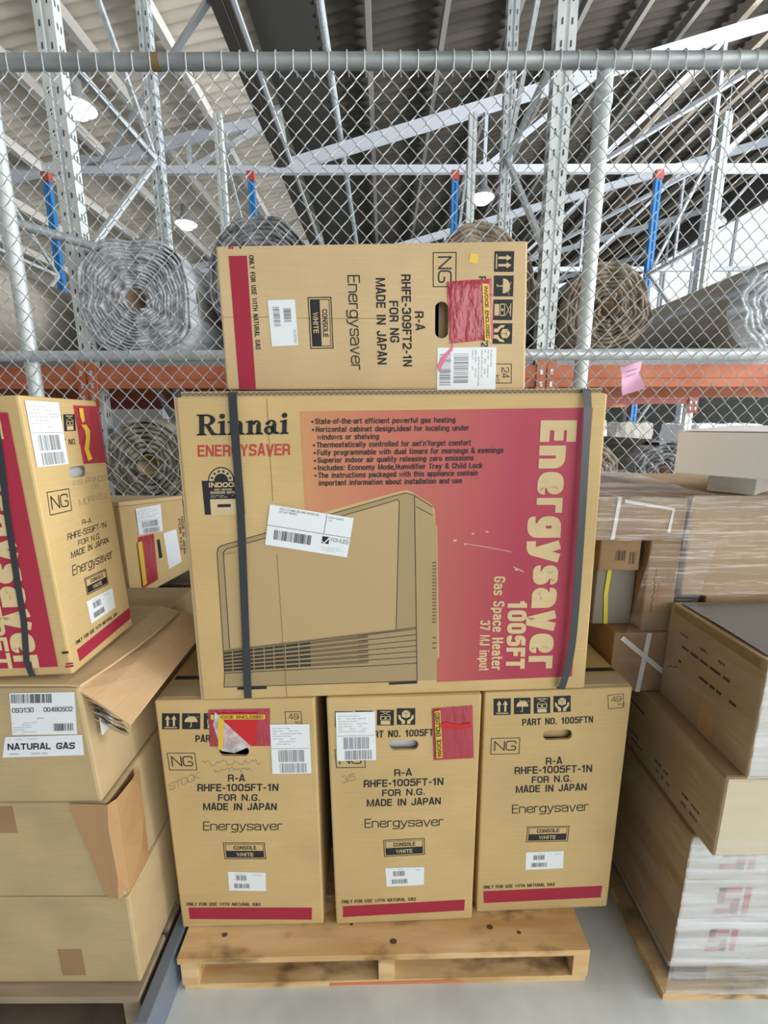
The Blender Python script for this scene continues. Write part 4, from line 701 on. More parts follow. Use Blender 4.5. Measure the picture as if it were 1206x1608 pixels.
    ('p',[(0.1066,0.5621),(0.1067,0.5641),(0.1065,0.566),(0.1062,0.5679),(0.1056,0.5697),(0.1049,0.5714),(0.1039,0.5729),(0.1028,0.5744),(0.1016,0.5757),(0.1002,0.5768),(0.0987,0.5778),(0.0971,0.5785),(0.0954,0.5791),(0.0936,0.5794),(0.0918,0.5795),(0.09,0.5794),(0.0882,0.5791),(0.0864,0.5786),(0.0847,0.5779),(0.0831,0.577),(0.0815,0.5759),(0.0801,0.5746),(0.0787,0.5732),(0.0776,0.5716),(0.0766,0.5699),(0.0757,0.5681),(0.0751,0.5663),(0.0746,0.5644),(0.0744,0.5624)],'K',2),
    ('p',[(0.1119,0.574),(0.1128,0.5708),(0.1162,0.5706),(0.1134,0.5686),(0.1141,0.5652),(0.1114,0.5672),(0.1085,0.5653),(0.1097,0.5686),(0.1072,0.5707),(0.1106,0.5708)],'K',3),
    ('p',[(0.1068,0.5837),(0.1077,0.5805),(0.1111,0.5803),(0.1083,0.5783),(0.109,0.575),(0.1063,0.5769),(0.1034,0.575),(0.1046,0.5783),(0.1021,0.5804),(0.1055,0.5805)],'K',3),
    ('p',[(0.0978,0.5892),(0.0987,0.586),(0.102,0.5859),(0.0992,0.5838),(0.0999,0.5805),(0.0973,0.5825),(0.0943,0.5806),(0.0955,0.5838),(0.093,0.586),(0.0964,0.586)],'K',3),
    ('p',[(0.0874,0.5893),(0.0883,0.5861),(0.0916,0.586),(0.0888,0.5839),(0.0895,0.5806),(0.0868,0.5825),(0.0839,0.5806),(0.0851,0.5839),(0.0826,0.586),(0.086,0.5861)],'K',3),
    ('p',[(0.0775,0.584),(0.0784,0.5807),(0.0817,0.5806),(0.0789,0.5785),(0.0796,0.5752),(0.0769,0.5772),(0.074,0.5753),(0.0752,0.5786),(0.0727,0.5807),(0.0761,0.5808)],'K',3),
    ('p',[(0.0709,0.5744),(0.0718,0.5712),(0.0752,0.571),(0.0723,0.5689),(0.073,0.5656),(0.0704,0.5676),(0.0674,0.5657),(0.0686,0.569),(0.0662,0.5711),(0.0695,0.5712)],'K',3),
    ('p',[(0.0462,0.563),(0.1394,0.5636),(0.1395,0.4841),(0.0471,0.4832)],'K',0),
    ('p',[(0.0618,0.5198),(0.1295,0.5201),(0.1285,0.4838),(0.0614,0.483)],'C',1),
    ('t','INDOOR',(0.0606,0.5475),(0.1307,0.5483),(0.0615,0.5587),'C',0.035,1),
    ('t','GAS HEATER',(0.073,0.54),(0.1127,0.5401),(0.0734,0.5444),'C',0.02,1),
    ('t','EMISSION RATING',(0.0637,0.5323),(0.1267,0.5328),(0.0642,0.538),'C',0.02,1),
    ('x',(0.0635,0.5228),(0.1261,0.5236),(0.0641,0.5302),2,5,'L',1),
    ('r',(0.0774,0.5008),(0.108,0.5012),(0.078,0.5079),'K',2),
    ('x',(0.0654,0.5108),(0.1252,0.5107),(0.066,0.5175),1,6,'L',2),
    ('x',(0.0648,0.4851),(0.1249,0.4858),(0.0659,0.4987),3,8,'L',2),
   ]),
   ('scuff_mark', 'pale scuffs on the crimson panel', [
    ('p',[(0.6407,0.4112),(0.6412,0.4096),(0.6363,0.4087),(0.6317,0.4088),(0.632,0.4113),(0.6334,0.4135),(0.6361,0.4151),(0.641,0.4144)],'Z',1),
    ('p',[(0.6851,0.428),(0.6821,0.4267),(0.6805,0.4251),(0.6778,0.4258),(0.676,0.4282),(0.6779,0.4294),(0.6803,0.4298),(0.6828,0.4305)],'Z',1),
    ('p',[(0.719,0.4323),(0.7171,0.4309),(0.7151,0.4298),(0.7123,0.431),(0.7085,0.4324),(0.7124,0.4337),(0.7149,0.4344),(0.7186,0.4337)],'Z',1),
    ('p',[(0.7977,0.3352),(0.7976,0.3318),(0.7945,0.3318),(0.7897,0.3331),(0.7867,0.3354),(0.7911,0.3375),(0.7941,0.3384),(0.7972,0.3384)],'Z',1),
    ('p',[(0.8093,0.3316),(0.806,0.3303),(0.8042,0.3298),(0.802,0.3294),(0.8012,0.3318),(0.8001,0.3337),(0.804,0.3341),(0.8078,0.3337)],'Z',1),
    ('p',[(0.6679,0.4027),(0.6658,0.4016),(0.6631,0.3996),(0.6593,0.4005),(0.6595,0.4029),(0.6594,0.4048),(0.6629,0.4053),(0.6661,0.4048)],'Z',1),
    ('l',[(0.6639,0.4033),(0.7246,0.3921),(0.7773,0.3808)],0.0016,'Z',1),
    ('l',[(0.7843,0.3421),(0.7991,0.3352),(0.8107,0.3283)],0.0022,'Z',1),
   ]),
   ('crease_line', 'dark crease down the card', [
    ('l',[(0.2044,0.7442),(0.2054,0.5136)],0.0013,'D',1),
   ]),
   ('crease_line', 'dark crease down the card', [
    ('l',[(0.2082,0.3857),(0.2108,0.1709),(0.2137,0.0015)],0.0013,'D',3),
   ]),
   ('lot_label', 'white lot label stuck on at a slant', [
    ('p',[(0.1983,0.5066),(0.393,0.471),(0.3751,0.3741),(0.1818,0.4096)],'W',5),
    ('l',[(0.1906,0.4574),(0.3837,0.422)],0.0011,'K',6),
    ('l',[(0.3301,0.4796),(0.3213,0.4348)],0.0011,'K',6),
    ('b',(0.2024,0.4222),(0.289,0.4065),(0.2061,0.4455),40,9,'K',6),
    ('t','FOWLES',(0.3373,0.4142),(0.3788,0.4072),(0.3388,0.424),'K',0,6),
    ('t','PALLET OF RINNAI GAS SPACE HEATERS SELL',(0.2206,0.4934),(0.3127,0.4766),(0.2214,0.4983),'G',0,6),
    ('t','AS IS NO WARRANTY',(0.2194,0.4867),(0.2606,0.4795),(0.2202,0.4913),'G',0,6),
    ('t','Auction Quantity',(0.3329,0.4717),(0.3694,0.4653),(0.3336,0.4763),'G',0,6),
    ('t','1 lot',(0.3318,0.4646),(0.3415,0.4629),(0.3325,0.4692),'G',0,6),
    ('p',[(0.3181,0.4284),(0.3346,0.4256),(0.3317,0.4083),(0.3148,0.4113)],'K',6),
    ('p',[(0.3168,0.418),(0.3212,0.4123),(0.3334,0.425),(0.3336,0.4209),(0.3214,0.4098),(0.3161,0.4155)],'W',7),
    ('x',(0.3137,0.392),(0.3722,0.383),(0.3156,0.4046),4,12,'L',6),
   ]),
  ],
  'straps': [[(0.1326, 0.7579), (0.1318, 0.7264), (0.1318, 0.4903), (0.1248, 0.2403), (0.1175, 0.0085), (0.1176, -0.0024)], [(0.9278, 0.7632), (0.9291, 0.7248), (0.9358, 0.4498), (0.9391, 0.2115), (0.9367, 0.0997), (0.9256, 0.0155), (0.9251, 0.0006)]],
 },
 'T': {
  'O': [-0.3694, 1.0652, 1.6235],
  'ex': [0.9996, 0.0264, 0.0047],
  'ey': [-0.0046, -0.0023, 1.0],
  'n': [0.0265, -0.9996, -0.0022],
  'depth': 0.4,
  'q': [[-0.371, 1.0645, 1.9335], [0.3256, 1.0829, 1.9487], [0.3397, 1.084, 1.6268], [-0.3694, 1.0652, 1.6235]],
  'parts': [
   ('printed_use_notice', 'small printed line about natural gas', [
    ('t','ONLY FOR USE WITH NATURAL GAS',(0.0723,0.2908),(0.0747,0.0921),(0.0832,0.2909),'K',0.012,0),
   ]),
   ('printed_model_name', 'thin black printed model name', [
    ('t','Energysaver',(0.2901,0.2506),(0.2945,0.0459),(0.3179,0.2506),'K',0,0),
   ]),
   ('printed_model_code', 'four lines of black printed model code', [
    ('t','MADE IN JAPAN',(0.3538,0.2446),(0.356,0.0579),(0.3751,0.2446),'K',0.014,0),
    ('t','FOR NG',(0.3835,0.1965),(0.3862,0.1064),(0.4046,0.1965),'K',0.014,0),
    ('t','RHFE-309FT2-1N',(0.4115,0.2519),(0.416,0.053),(0.4327,0.2519),'K',0.014,0),
    ('t','R-A',(0.4422,0.174),(0.4455,0.1327),(0.4628,0.174),'K',0.014,0),
   ]),
   ('printed_gas_mark', 'letters NG printed in a square', [
    ('f',(0.4824,0.2978),(0.4835,0.2253),(0.5361,0.2984),0.002,'K',0),
    ('t','NG',(0.4944,0.2893),(0.4953,0.234),(0.5256,0.2896),'K',0,0),
   ]),
   ('printed_part_number', 'black printed part number', [
    ('t','PART NO. 309FT2N',(0.5883,0.248),(0.6003,0.0844),(0.6043,0.248),'K',0.01,0),
   ]),
   ('printed_weight_mark', 'printed weight in a square', [
    ('f',(0.6285,0.0586),(0.6304,0.0137),(0.6734,0.0584),0.0016,'K',0),
    ('t','24',(0.6492,0.0499),(0.652,0.0252),(0.6668,0.0498),'K',0.0,0),
    ('t','kg',(0.6357,0.0326),(0.6373,0.0136),(0.6464,0.0325),'K',0.0,0),
   ]),
   ('crease_line', 'crease across the card', [
    ('l',[(-0.0013,0.1626),(0.1054,0.1624),(0.2213,0.1594),(0.3528,0.1591)],0.001,'D',0),
   ]),
   ('printed_handling_symbols', 'column of black printed handling symbols', [
    ('i',0,(0.6219,0.3),(0.6226,0.2573),(0.6665,0.3)),
    ('i',1,(0.6229,0.2497),(0.6236,0.2056),(0.6681,0.2497)),
    ('i',2,(0.6239,0.1991),(0.6246,0.1548),(0.6686,0.199)),
    ('i',3,(0.6246,0.1479),(0.6254,0.1027),(0.6704,0.1478)),
   ]),
   ('printed_colour_band', 'crimson printed band', [
    ('p',[(0.0275,0.2895),(0.068,0.2901),(0.0688,0.0039),(0.0296,0.0042)],'R',0),
    ('r',(0.0286,0.3036),(0.0335,0.3036),(0.0292,0.31),'R',0),
    ('r',(0.0349,0.3036),(0.0391,0.3036),(0.0354,0.31),'R',0),
    ('r',(0.0525,0.3043),(0.0567,0.3043),(0.0528,0.3088),'K',0),
   ]),
   ('printed_colour_plate', 'printed plate reading console white', [
    ('f',(0.1986,0.2045),(0.2002,0.093),(0.2525,0.2054),0.0022,'K',0),
    ('f',(0.2035,0.1997),(0.205,0.0983),(0.2478,0.2004),0.0015,'K',0),
    ('r',(0.204,0.1991),(0.2055,0.0989),(0.2256,0.1995),'K',0),
    ('t','CONSOLE',(0.2303,0.1788),(0.2312,0.1187),(0.2421,0.179),'K',0.012,0),
    ('t','WHITE',(0.2088,0.1718),(0.2094,0.1272),(0.2206,0.172),'C',0.012,1),
   ]),
   ('barcode_label', 'small white barcode label', [
    ('p',[(0.1083,0.1979),(0.1695,0.1996),(0.1726,0.1015),(0.1118,0.099)],'W',1),
    ('b',(0.1426,0.1814),(0.1436,0.1501),(0.1591,0.1819),16,21,'G',2),
    ('b',(0.1186,0.1836),(0.1201,0.1414),(0.1333,0.184),20,22,'G',2),
    ('t','10-8742',(0.163,0.136),(0.164,0.1052),(0.1691,0.1362),'G',0,2),
   ]),
   ('shipping_label', 'white shipping label turned on its side', [
    ('p',[(0.4965,0.0947),(0.635,0.0956),(0.6371,0.0004),(0.4966,-0.0006)],'W',1),
    ('x',(0.5768,0.0896),(0.5779,0.0049),(0.6282,0.09),7,31,'L',2),
    ('b',(0.5353,0.0809),(0.5357,0.0142),(0.57,0.0811),26,31,'B',2),
    ('b',(0.502,0.0807),(0.5022,0.0072),(0.5283,0.0809),26,32,'B',2),
   ]),
   ('paper_sticker', 'small yellow paper sticker', [
    ('p',[(0.5678,0.2966),(0.5867,0.2928),(0.583,0.2731),(0.5641,0.277)],'Y',1),
   ]),
   ('document_pouch', 'crinkled red plastic document pouch', [
    ('q',(0.5247,0.1031),(0.6269,0.1133),(0.6176,0.2432),(0.515,0.2368)),
    ('p',[(0.5953,0.232),(0.6108,0.2306),(0.6203,0.1088),(0.606,0.1098)],'Y',14),
    ('t','INVOICE ENCLOSED',(0.6,0.2266),(0.6093,0.114),(0.6081,0.2266),'K',0.012,15),
   ]),
   ('torn_ribbon', 'torn pink plastic ribbon of the pouch', [
    ('p',[(0.5328,0.1091),(0.5264,0.0924),(0.5073,0.0741),(0.4967,0.0556),(0.5004,0.0405),(0.5077,0.0526),(0.516,0.071),(0.5325,0.0894)],'N',5),
   ]),
  ],
  'hole': [(0.5207, 0.1556), (0.5208, 0.1262), (0.5193, 0.1227), (0.5169, 0.1196), (0.5137, 0.1173), (0.51, 0.1158), (0.506, 0.1154), (0.5019, 0.1159), (0.4981, 0.1174), (0.4948, 0.1197), (0.4923, 0.1227), (0.4907, 0.1263), (0.4901, 0.1301), (0.4897, 0.1847), (0.4912, 0.1882), (0.4936, 0.1911), (0.4968, 0.1934), (0.5005, 0.1948), (0.5044, 0.1953), (0.5084, 0.1948), (0.5122, 0.1933), (0.5154, 0.1911), (0.5179, 0.1881), (0.5195, 0.1847)],
 },
 'L1': {
  'O': [-0.6927, 0.88, 1.003],
  'ex': [-0.0151, 0.9999, 0.0],
  'ey': [-0.0328, -0.0005, 0.9995],
  'n': [0.9993, 0.015, 0.0328],
  'depth': 0.82,
  'q': [[-0.7125, 0.88, 1.6049], [-0.7161, 1.1234, 1.6052], [-0.6964, 1.1235, 1.003], [-0.6927, 0.88, 1.003]],
  'parts': [
   ('printed_part_number', 'black printed part number', [
    ('t','PART NO. 559FTN',(0.0655,0.4992),(0.2129,0.5007),(0.069,0.5125),'K',0.012,0),
   ]),
   ('printed_gas_mark', 'letters NG printed in a square', [
    ('f',(0.0218,0.3564),(0.0891,0.3541),(0.025,0.4069),0.002,'K',0),
    ('t','NG',(0.0302,0.3673),(0.0821,0.3654),(0.0324,0.3965),'K',0,0),
   ]),
   ('printed_model_code', 'four lines of black printed model code', [
    ('t','R-A',(0.1128,0.3147),(0.1462,0.3128),(0.1153,0.3266),'K',0.006,0),
    ('t','RHFE-559FT-1N',(0.0585,0.2928),(0.1988,0.2887),(0.0612,0.307),'K',0.006,0),
    ('t','FOR N.G.',(0.0883,0.2713),(0.1705,0.2679),(0.0906,0.284),'K',0.006,0),
    ('t','MADE IN JAPAN',(0.0596,0.25),(0.1974,0.2489),(0.062,0.2645),'K',0.006,0),
   ]),
   ('printed_model_name', 'thin black printed model name', [
    ('t','Energysaver',(0.0535,0.2109),(0.2045,0.2064),(0.0575,0.2339),'K',0,0),
   ]),
   ('printed_use_notice', 'small printed line about natural gas', [
    ('t','ONLY FOR USE WITH NATURAL GAS',(0.0243,0.0579),(0.184,0.057),(0.025,0.0668),'K',0.01,0),
   ]),
   ('handwriting', 'pen handwriting', [
    ('t','419 PRINCES',(0.1023,0.4075),(0.238,0.4047),(0.1048,0.4199),'G',-0.006,0),
    ('t','DR',(0.1705,0.391),(0.1958,0.3903),(0.1728,0.4015),'G',-0.006,0),
    ('t','MORWELL',(0.1148,0.3591),(0.2264,0.3619),(0.1171,0.3737),'G',-0.006,0),
   ]),
   ('printed_handling_symbols', 'row of black printed handling symbols', [
    ('i',2,(0.1105,0.5298),(0.1485,0.5305),(0.1163,0.5673)),
    ('i',1,(0.0696,0.5293),(0.1044,0.5297),(0.0753,0.5657)),
    ('i',3,(0.1575,0.5311),(0.1992,0.5318),(0.163,0.5689)),
   ]),
   ('printed_colour_band', 'crimson printed band', [
    ('p',[(0.0238,0.0463),(0.2398,0.053),(0.236,0.022),(0.0257,0.0167)],'R',0),
   ]),
   ('printed_colour_plate', 'printed plate reading console white', [
    ('f',(0.0877,0.1509),(0.1698,0.1472),(0.0878,0.1925),0.0022,'K',0),
    ('f',(0.0912,0.1546),(0.1665,0.1511),(0.0915,0.1886),0.0015,'K',0),
    ('r',(0.0916,0.155),(0.1662,0.1516),(0.0918,0.1716),'K',0),
    ('t','CONSOLE',(0.1074,0.1743),(0.1542,0.1723),(0.1078,0.1834),'K',0.012,0),
    ('t','WHITE',(0.1115,0.1574),(0.1448,0.1559),(0.112,0.1666),'C',0.012,1),
   ]),
   ('barcode_label', 'small white barcode label', [
    ('p',[(0.081,0.1376),(0.1817,0.1328),(0.1802,0.0795),(0.0841,0.0805)],'W',1),
    ('b',(0.1007,0.1115),(0.1295,0.1106),(0.1001,0.1266),16,41,'G',2),
    ('b',(0.0971,0.0884),(0.1377,0.0877),(0.0965,0.102),20,42,'G',2),
    ('x',(0.1454,0.1237),(0.1759,0.1224),(0.1453,0.1302),1,41,'L',2),
    ('x',(0.1,0.1289),(0.1291,0.1276),(0.0997,0.1344),1,41,'L',2),
   ]),
   ('shipping_label', 'white shipping label with two grey barcodes', [
    ('p',[(0.0125,0.5923),(0.1062,0.5924),(0.1033,0.4579),(0.0107,0.4597)],'W',4),
    ('x',(0.0169,0.5375),(0.0999,0.5368),(0.0175,0.5859),7,43,'L',5),
    ('r',(0.0133,0.528),(0.1017,0.5271),(0.0133,0.5289),'G',5),
    ('b',(0.0266,0.492),(0.0889,0.491),(0.027,0.5241),26,43,'B',5),
    ('b',(0.0279,0.4621),(0.0932,0.4609),(0.0282,0.4879),26,44,'B',5),
   ]),
   ('document_pouch', 'red plastic document pouch with buckled yellow strip', [
    ('q',(0.1541,0.4532),(0.2456,0.4485),(0.2478,0.5892),(0.1529,0.588)),
    ('p',[(0.1654,0.582),(0.18,0.5824),(0.179,0.553),(0.1688,0.5485),(0.1644,0.5617)],'Y',14),
    ('p',[(0.1631,0.5442),(0.1813,0.5441),(0.1917,0.5305),(0.1861,0.5094),(0.1755,0.4873),(0.183,0.4623),(0.1657,0.4592),(0.1596,0.4882),(0.1719,0.513),(0.1732,0.5308)],'Y',14),
   ]),
  ],
  'hole': [(0.1672, 0.4369), (0.1662, 0.4334), (0.1639, 0.4302), (0.1603, 0.4276), (0.1559, 0.4256), (0.1509, 0.4244), (0.1456, 0.4242), (0.1125, 0.426), (0.1081, 0.4275), (0.1044, 0.4297), (0.1017, 0.4324), (0.1001, 0.4356), (0.0998, 0.4389), (0.1007, 0.4421), (0.1028, 0.4452), (0.1059, 0.4477), (0.11, 0.4497), (0.1146, 0.4509), (0.1195, 0.4512), (0.153, 0.4502), (0.1578, 0.4488), (0.1619, 0.4466), (0.1649, 0.4438), (0.1668, 0.4404)],
 },
 'L1f': {
  'O': [-1.5127, 0.81, 1.003],
  'ex': [0.9964, 0.0851, 0.0],
  'ey': [-0.0002, 0.0028, 1.0],
  'n': [0.0851, -0.9964, 0.0028],
  'depth': 0.245,
  'q': [[-1.5325, 0.81, 1.6049], [-0.7125, 0.88, 1.6049], [-0.6927, 0.88, 1.003], [-1.5127, 0.81, 1.003]],
  'parts': [
   ('printed_colour_panel', 'crimson printed panel', [
    ('p',[(0.538,0.5708),(0.7792,0.5681),(0.7938,0.0203),(0.4209,0.0274)],'R',0),
    ('r',(0.8073,0.0503),(0.8207,0.0512),(0.8067,0.0556),'K',0),
    ('r',(0.8093,0.0171),(0.8269,0.0185),(0.8093,0.0218),'R',0),
    ('r',(0.8116,0.024),(0.8264,0.025),(0.8116,0.028),'R',0),
   ]),
   ('printed_model_name', 'cream printed model name running downward', [
    ('t','Energysaver',(0.6966,0.5597),(0.7067,0.0205),(0.7638,0.5596),'C',0.045,2),
   ]),
   ('printed_model_number', 'cream printed model number', [
    ('t','559FT',(0.6638,0.2209),(0.6653,0.0228),(0.6997,0.2196),'C',0.035,2),
   ]),
  ],
  'straps': [[(0.755, 0.6042), (0.7555, 0.5657), (0.7538, 0.4852), (0.7472, 0.3689), (0.7431, 0.2081), (0.7423, 0.1329), (0.733, 0.0374), (0.7378, 0.0095), (0.7406, 0.0016)]],
 },
 'L2': {
  'O': [-1.35, 0.86, 0.683],
  'ex': [1.0, 0.0, 0.0],
  'ey': [-0.0, 0.0, 1.0],
  'n': [0.0, -1.0, 0.0],
  'depth': 0.5,
  'q': [[-1.35, 0.86, 0.985], [-0.667, 0.86, 0.985], [-0.655, 0.86, 0.683], [-1.35, 0.86, 0.683]],
  'parts': [
   ('freight_label', 'white freight label with barcode and numbers', [
    ('p',[(0.5246,0.2862),(0.6684,0.2886),(0.6589,0.1831),(0.5131,0.1814)],'W',1),
    ('b',(0.5249,0.2615),(0.6157,0.2627),(0.5279,0.2835),36,51,'K',2),
    ('t','093130',(0.5229,0.2378),(0.5711,0.2392),(0.5242,0.2497),'K',0.006,2),
    ('t','00480502',(0.5931,0.2399),(0.6577,0.2412),(0.5946,0.2518),'K',0.006,2),
    ('x',(0.575,0.22),(0.6042,0.2207),(0.5763,0.2296),1,50,'L',2),
    ('x',(0.516,0.1863),(0.5733,0.1877),(0.5197,0.2154),5,52,'L',2),
    ('b',(0.6075,0.1916),(0.6544,0.1929),(0.6097,0.2102),18,53,'K',2),
   ]),
   ('gas_type_label', 'white label reading natural gas', [
    ('p',[(0.4968,0.1771),(0.6704,0.1821),(0.6679,0.1297),(0.481,0.1238)],'W',3),
    ('t','NATURAL GAS',(0.4968,0.1437),(0.6495,0.1464),(0.4992,0.1602),'K',0.025,4),
    ('x',(0.5041,0.1676),(0.5704,0.1697),(0.5053,0.1741),1,54,'L',4),
    ('x',(0.4973,0.1287),(0.648,0.1323),(0.4991,0.1387),1,55,'L',4),
   ]),
  ],
 },
 'R1': {
  'O': [-0.9236, 1.5, 0.9101],
  'ex': [0.0908, 0.995, -0.0419],
  'ey': [-0.0026, 0.0423, 0.9991],
  'n': [0.9959, -0.0906, 0.0064],
  'depth': 0.6,
  'q': [[-0.9259, 1.5, 1.2636], [-0.8892, 1.9004, 1.2205], [-0.8871, 1.9, 0.8932], [-0.9236, 1.5, 0.9101]],
  'parts': [
   ('shipping_label', 'white shipping label with two grey barcodes', [
    ('p',[(0.0677,0.3342),(0.223,0.328),(0.222,0.218),(0.074,0.2339)],'W',4),
    ('x',(0.0787,0.2918),(0.2143,0.2826),(0.0765,0.3289),7,61,'L',5),
    ('r',(0.0735,0.285),(0.2176,0.2745),(0.0735,0.2857),'G',5),
    ('b',(0.0975,0.256),(0.1981,0.2468),(0.0963,0.2805),26,61,'B',5),
    ('b',(0.1015,0.233),(0.206,0.2219),(0.1005,0.2526),26,62,'B',5),
   ]),
   ('document_pouch', 'red plastic document pouch with dark yellow strip', [
    ('q',(0.062,0.0271),(0.1641,0.0316),(0.1626,0.22),(0.0654,0.2261)),
    ('p',[(0.0563,0.2088),(0.082,0.2077),(0.0879,0.041),(0.0641,0.0364)],'Y',14),
   ]),
   ('paper_note', 'white paper note with pen writing', [
    ('p',[(0.2267,0.208),(0.3194,0.2063),(0.341,0.056),(0.2436,0.0508)],'W',1),
    ('l',[(0.2416,0.1686),(0.2419,0.1525),(0.2434,0.1445),(0.2466,0.1484),(0.2464,0.129),(0.248,0.1214),(0.2501,0.1176),(0.2529,0.1181),(0.2528,0.0991),(0.2559,0.1015),(0.2558,0.0826),(0.258,0.0788),(0.2608,0.079)],0.0011,'G',0),
    ('l',[(0.2648,0.1701),(0.2655,0.1565),(0.2673,0.1499),(0.2686,0.14),(0.2699,0.1301),(0.2729,0.132),(0.275,0.1273),(0.2748,0.1074),(0.2783,0.112),(0.2782,0.0928),(0.2814,0.0953),(0.2817,0.0783),(0.2834,0.071)],0.0011,'G',0),
    ('l',[(0.287,0.1607),(0.2894,0.1578),(0.2905,0.146),(0.2935,0.1478),(0.2943,0.1341),(0.2967,0.1313),(0.2974,0.1162),(0.2993,0.1104),(0.3017,0.107),(0.3033,0.0987),(0.3061,0.098),(0.3079,0.0904),(0.3085,0.0752)],0.0011,'G',0),
   ]),
   ('printed_lettering', 'black printed lettering running downward', [
    ('t','FOR N.G.',(0.3387,0.2473),(0.3418,0.0962),(0.3587,0.2466),'K',0.012,0),
    ('t','MADE IN JAPAN',(0.3645,0.2513),(0.3634,0.0848),(0.3825,0.251),'K',0.012,0),
    ('p',[(0.1791,0.1905),(0.1983,0.1901),(0.2065,0.1125),(0.1846,0.1117)],'K',0),
    ('f',(0.0681,0.2883),(0.0977,0.2877),(0.0673,0.3314),0.002,'K',0),
   ]),
  ],
 },
}

# ---------------------------------------------------------------- the building
mb = MB(); mb.box(-30, 30, -14, 34, -0.05, 0, 'concrete'); struct(mb, 'floor')
def roof(name, x0, x1, z0, slope, y0, y1, mat, pitch=0.19, amp=0.03):
    mb = MB(); n = int((y1-y0)/pitch*6); vs = []; fs = []
    for i in range(n+1):
        y = y0+(y1-y0)*i/n; dz = amp*math.sin(2*math.pi*y/pitch)
        vs += [(x0, y, z0+dz), (x1, y, z0+slope*(x1-x0)+dz)]
        if i: k = 2*i; fs.append((k-2, k-1, k+1, k))
    mb.add(vs, fs, mat, True); return struct(mb, name)
SL = 0.19
roof('ceiling', -12.5, -1.84, 7.267-SL*(12.5-1.84), SL, -6.0, 30, 'roof_pale_lit')
mb = MB(); mb.hexa([(-1.83, -6.0, 7.10), (-0.92, -6.0, 7.27), (-0.92, 30, 7.27), (-1.83, 30, 7.10)], (0, 0, 0.05), 'roof_panel'); struct(mb, 'ceiling')
roof('ceiling', -0.95, 14.4, 7.27, 0.235, -6.0, 30, 'roof_dark_shaded')
tn = [0]
def trim(mb): tn[0] += 1; return struct(mb, 'trim_%d' % tn[0])
for x in (-11.6, -10.2, -8.9, -7.6, -6.4, -5.2, -4.1, -3.05):
    mb = MB(); z = 7.25+SL*(x+1.93)-0.05; mb.box(x-0.05, x+0.05, -6.0, 30, z-0.2, z-0.03, 'purlin_pale'); trim(mb)
for x in (-0.2, 0.95, 2.1, 3.25, 4.4, 5.5):
    mb = MB(); z = 7.27+0.235*(x+0.95)-0.05; mb.box(x-0.04, x+0.04, -6.0, 30, z-0.22, z-0.03, 'purlin_mid'); trim(mb)
for x in (6.6, 7.6, 8.6, 9.6, 10.6, 11.6, 12.6, 13.6):
    mb = MB(); z = 7.27+0.235*(x+0.95)-0.05; mb.box(x-0.06, x+0.06, -6.0, 30, z-0.24, z-0.03, 'purlin_tan_lit'); trim(mb)
mb = MB(); mb.box(-1.95, -1.80, -6.0, 30, 6.2, 6.42, 'gutter'); mb.box(-1.79, -1.72, -6.0, 30, 6.22, 6.40, 'gutter'); mb.box(-1.715, -1.67, -6.0, 30, 6.25, 6.30, 'truss_paint'); trim(mb)
mb = MB(); mb.tube([(-0.80, -6.0, 6.85), (-0.80, 14, 6.85), (-0.80, 30, 6.85)], 0.055, 'galvanised', 10); trim(mb)
for Y in (9.3, 14.8, 20.3, 25.8):
    mb = MB(); m_ = 'truss_paint'
    mb.bar((-12.5, Y, 6.18), (14.2, Y, 6.18), 0.09, 0.13, m_)                                        # bottom chord
    mb.bar((-9.8, Y, 5.55), (-2.0, Y, 7.0), 0.10, 0.16, m_); mb.bar((-1.9, Y, 6.22), (14.2, Y, 10.35), 0.10, 0.20, m_)
    mb.bar((-1.86, Y-0.02, 6.25), (-1.98, Y-0.02, 7.2), 0.05, 0.26, 'galvanised_pale', (1, 0, 0))
    for a, c in (((-5.4, 6.2), (-2.3, 6.95)), ((-5.2, 6.2), (-5.2, 6.4)), ((-3.6, 6.2), (-3.6, 6.7)), ((-3.6, 6.2), (-2.2, 6.9)), ((1.9, 6.2), (1.9, 7.15)), ((3.9, 6.2), (3.9, 7.7)), ((1.9, 6.2), (3.9, 7.7)), ((3.9, 6.2), (6.1, 8.2)), ((6.1, 6.2), (6.1, 8.2)), ((6.1, 6.2), (9.0, 8.9)), ((9.0, 6.2), (9.0, 8.9)), ((9.0, 6.2), (12.0, 9.7)), ((12.0, 6.2), (12.0, 9.7))):
        mb.bar((a[0], Y, a[1]), (c[0], Y, c[1]), 0.06, 0.08, m_)
    trim(mb)
    mb = MB()                                                                                       # stays under the valley, running to the next truss
    mb.bar((-5.3, Y, 6.25), (-2.0, Y-3.2, 6.3), 0.06, 0.06, m_); mb.bar((-8.5, Y, 6.1), (-5.3, Y-3.4, 6.2), 0.06, 0.06, m_); mb.bar((4.0, Y, 6.25), (7.6, Y-3.4, 7.4), 0.07, 0.07, m_); trim(mb)
    for px in (-7.2, 6.2, 13.9):
        mb = MB(); mb.bar((px, Y, 0), (px, Y, 6.2), 0.16, 0.16, 'truss_paint'); trim(mb)
mb = MB(); mb.box(-14, 16, 30, 30.2, 0, 8.5, 'wall_grey'); struct(mb, 'wall_back')
mb = MB(); mb.box(-12.7, -12.5, -6.0, 30, 0, 6.0, 'wall_grey'); struct(mb, 'wall_left')
mb = MB(); mb.box(-12.7, 0.2, -6.2, -6.0, 0, 9, 'wall_grey'); mb.box(8.2, 14.4, -6.2, -6.0, 0, 11, 'wall_grey'); mb.box(0.2, 8.2, -6.2, -6.0, 5.0, 11, 'wall_grey'); struct(mb, 'wall_front_shading')  # unseen wall added to shade left-facing sides, its opening placed to steer light
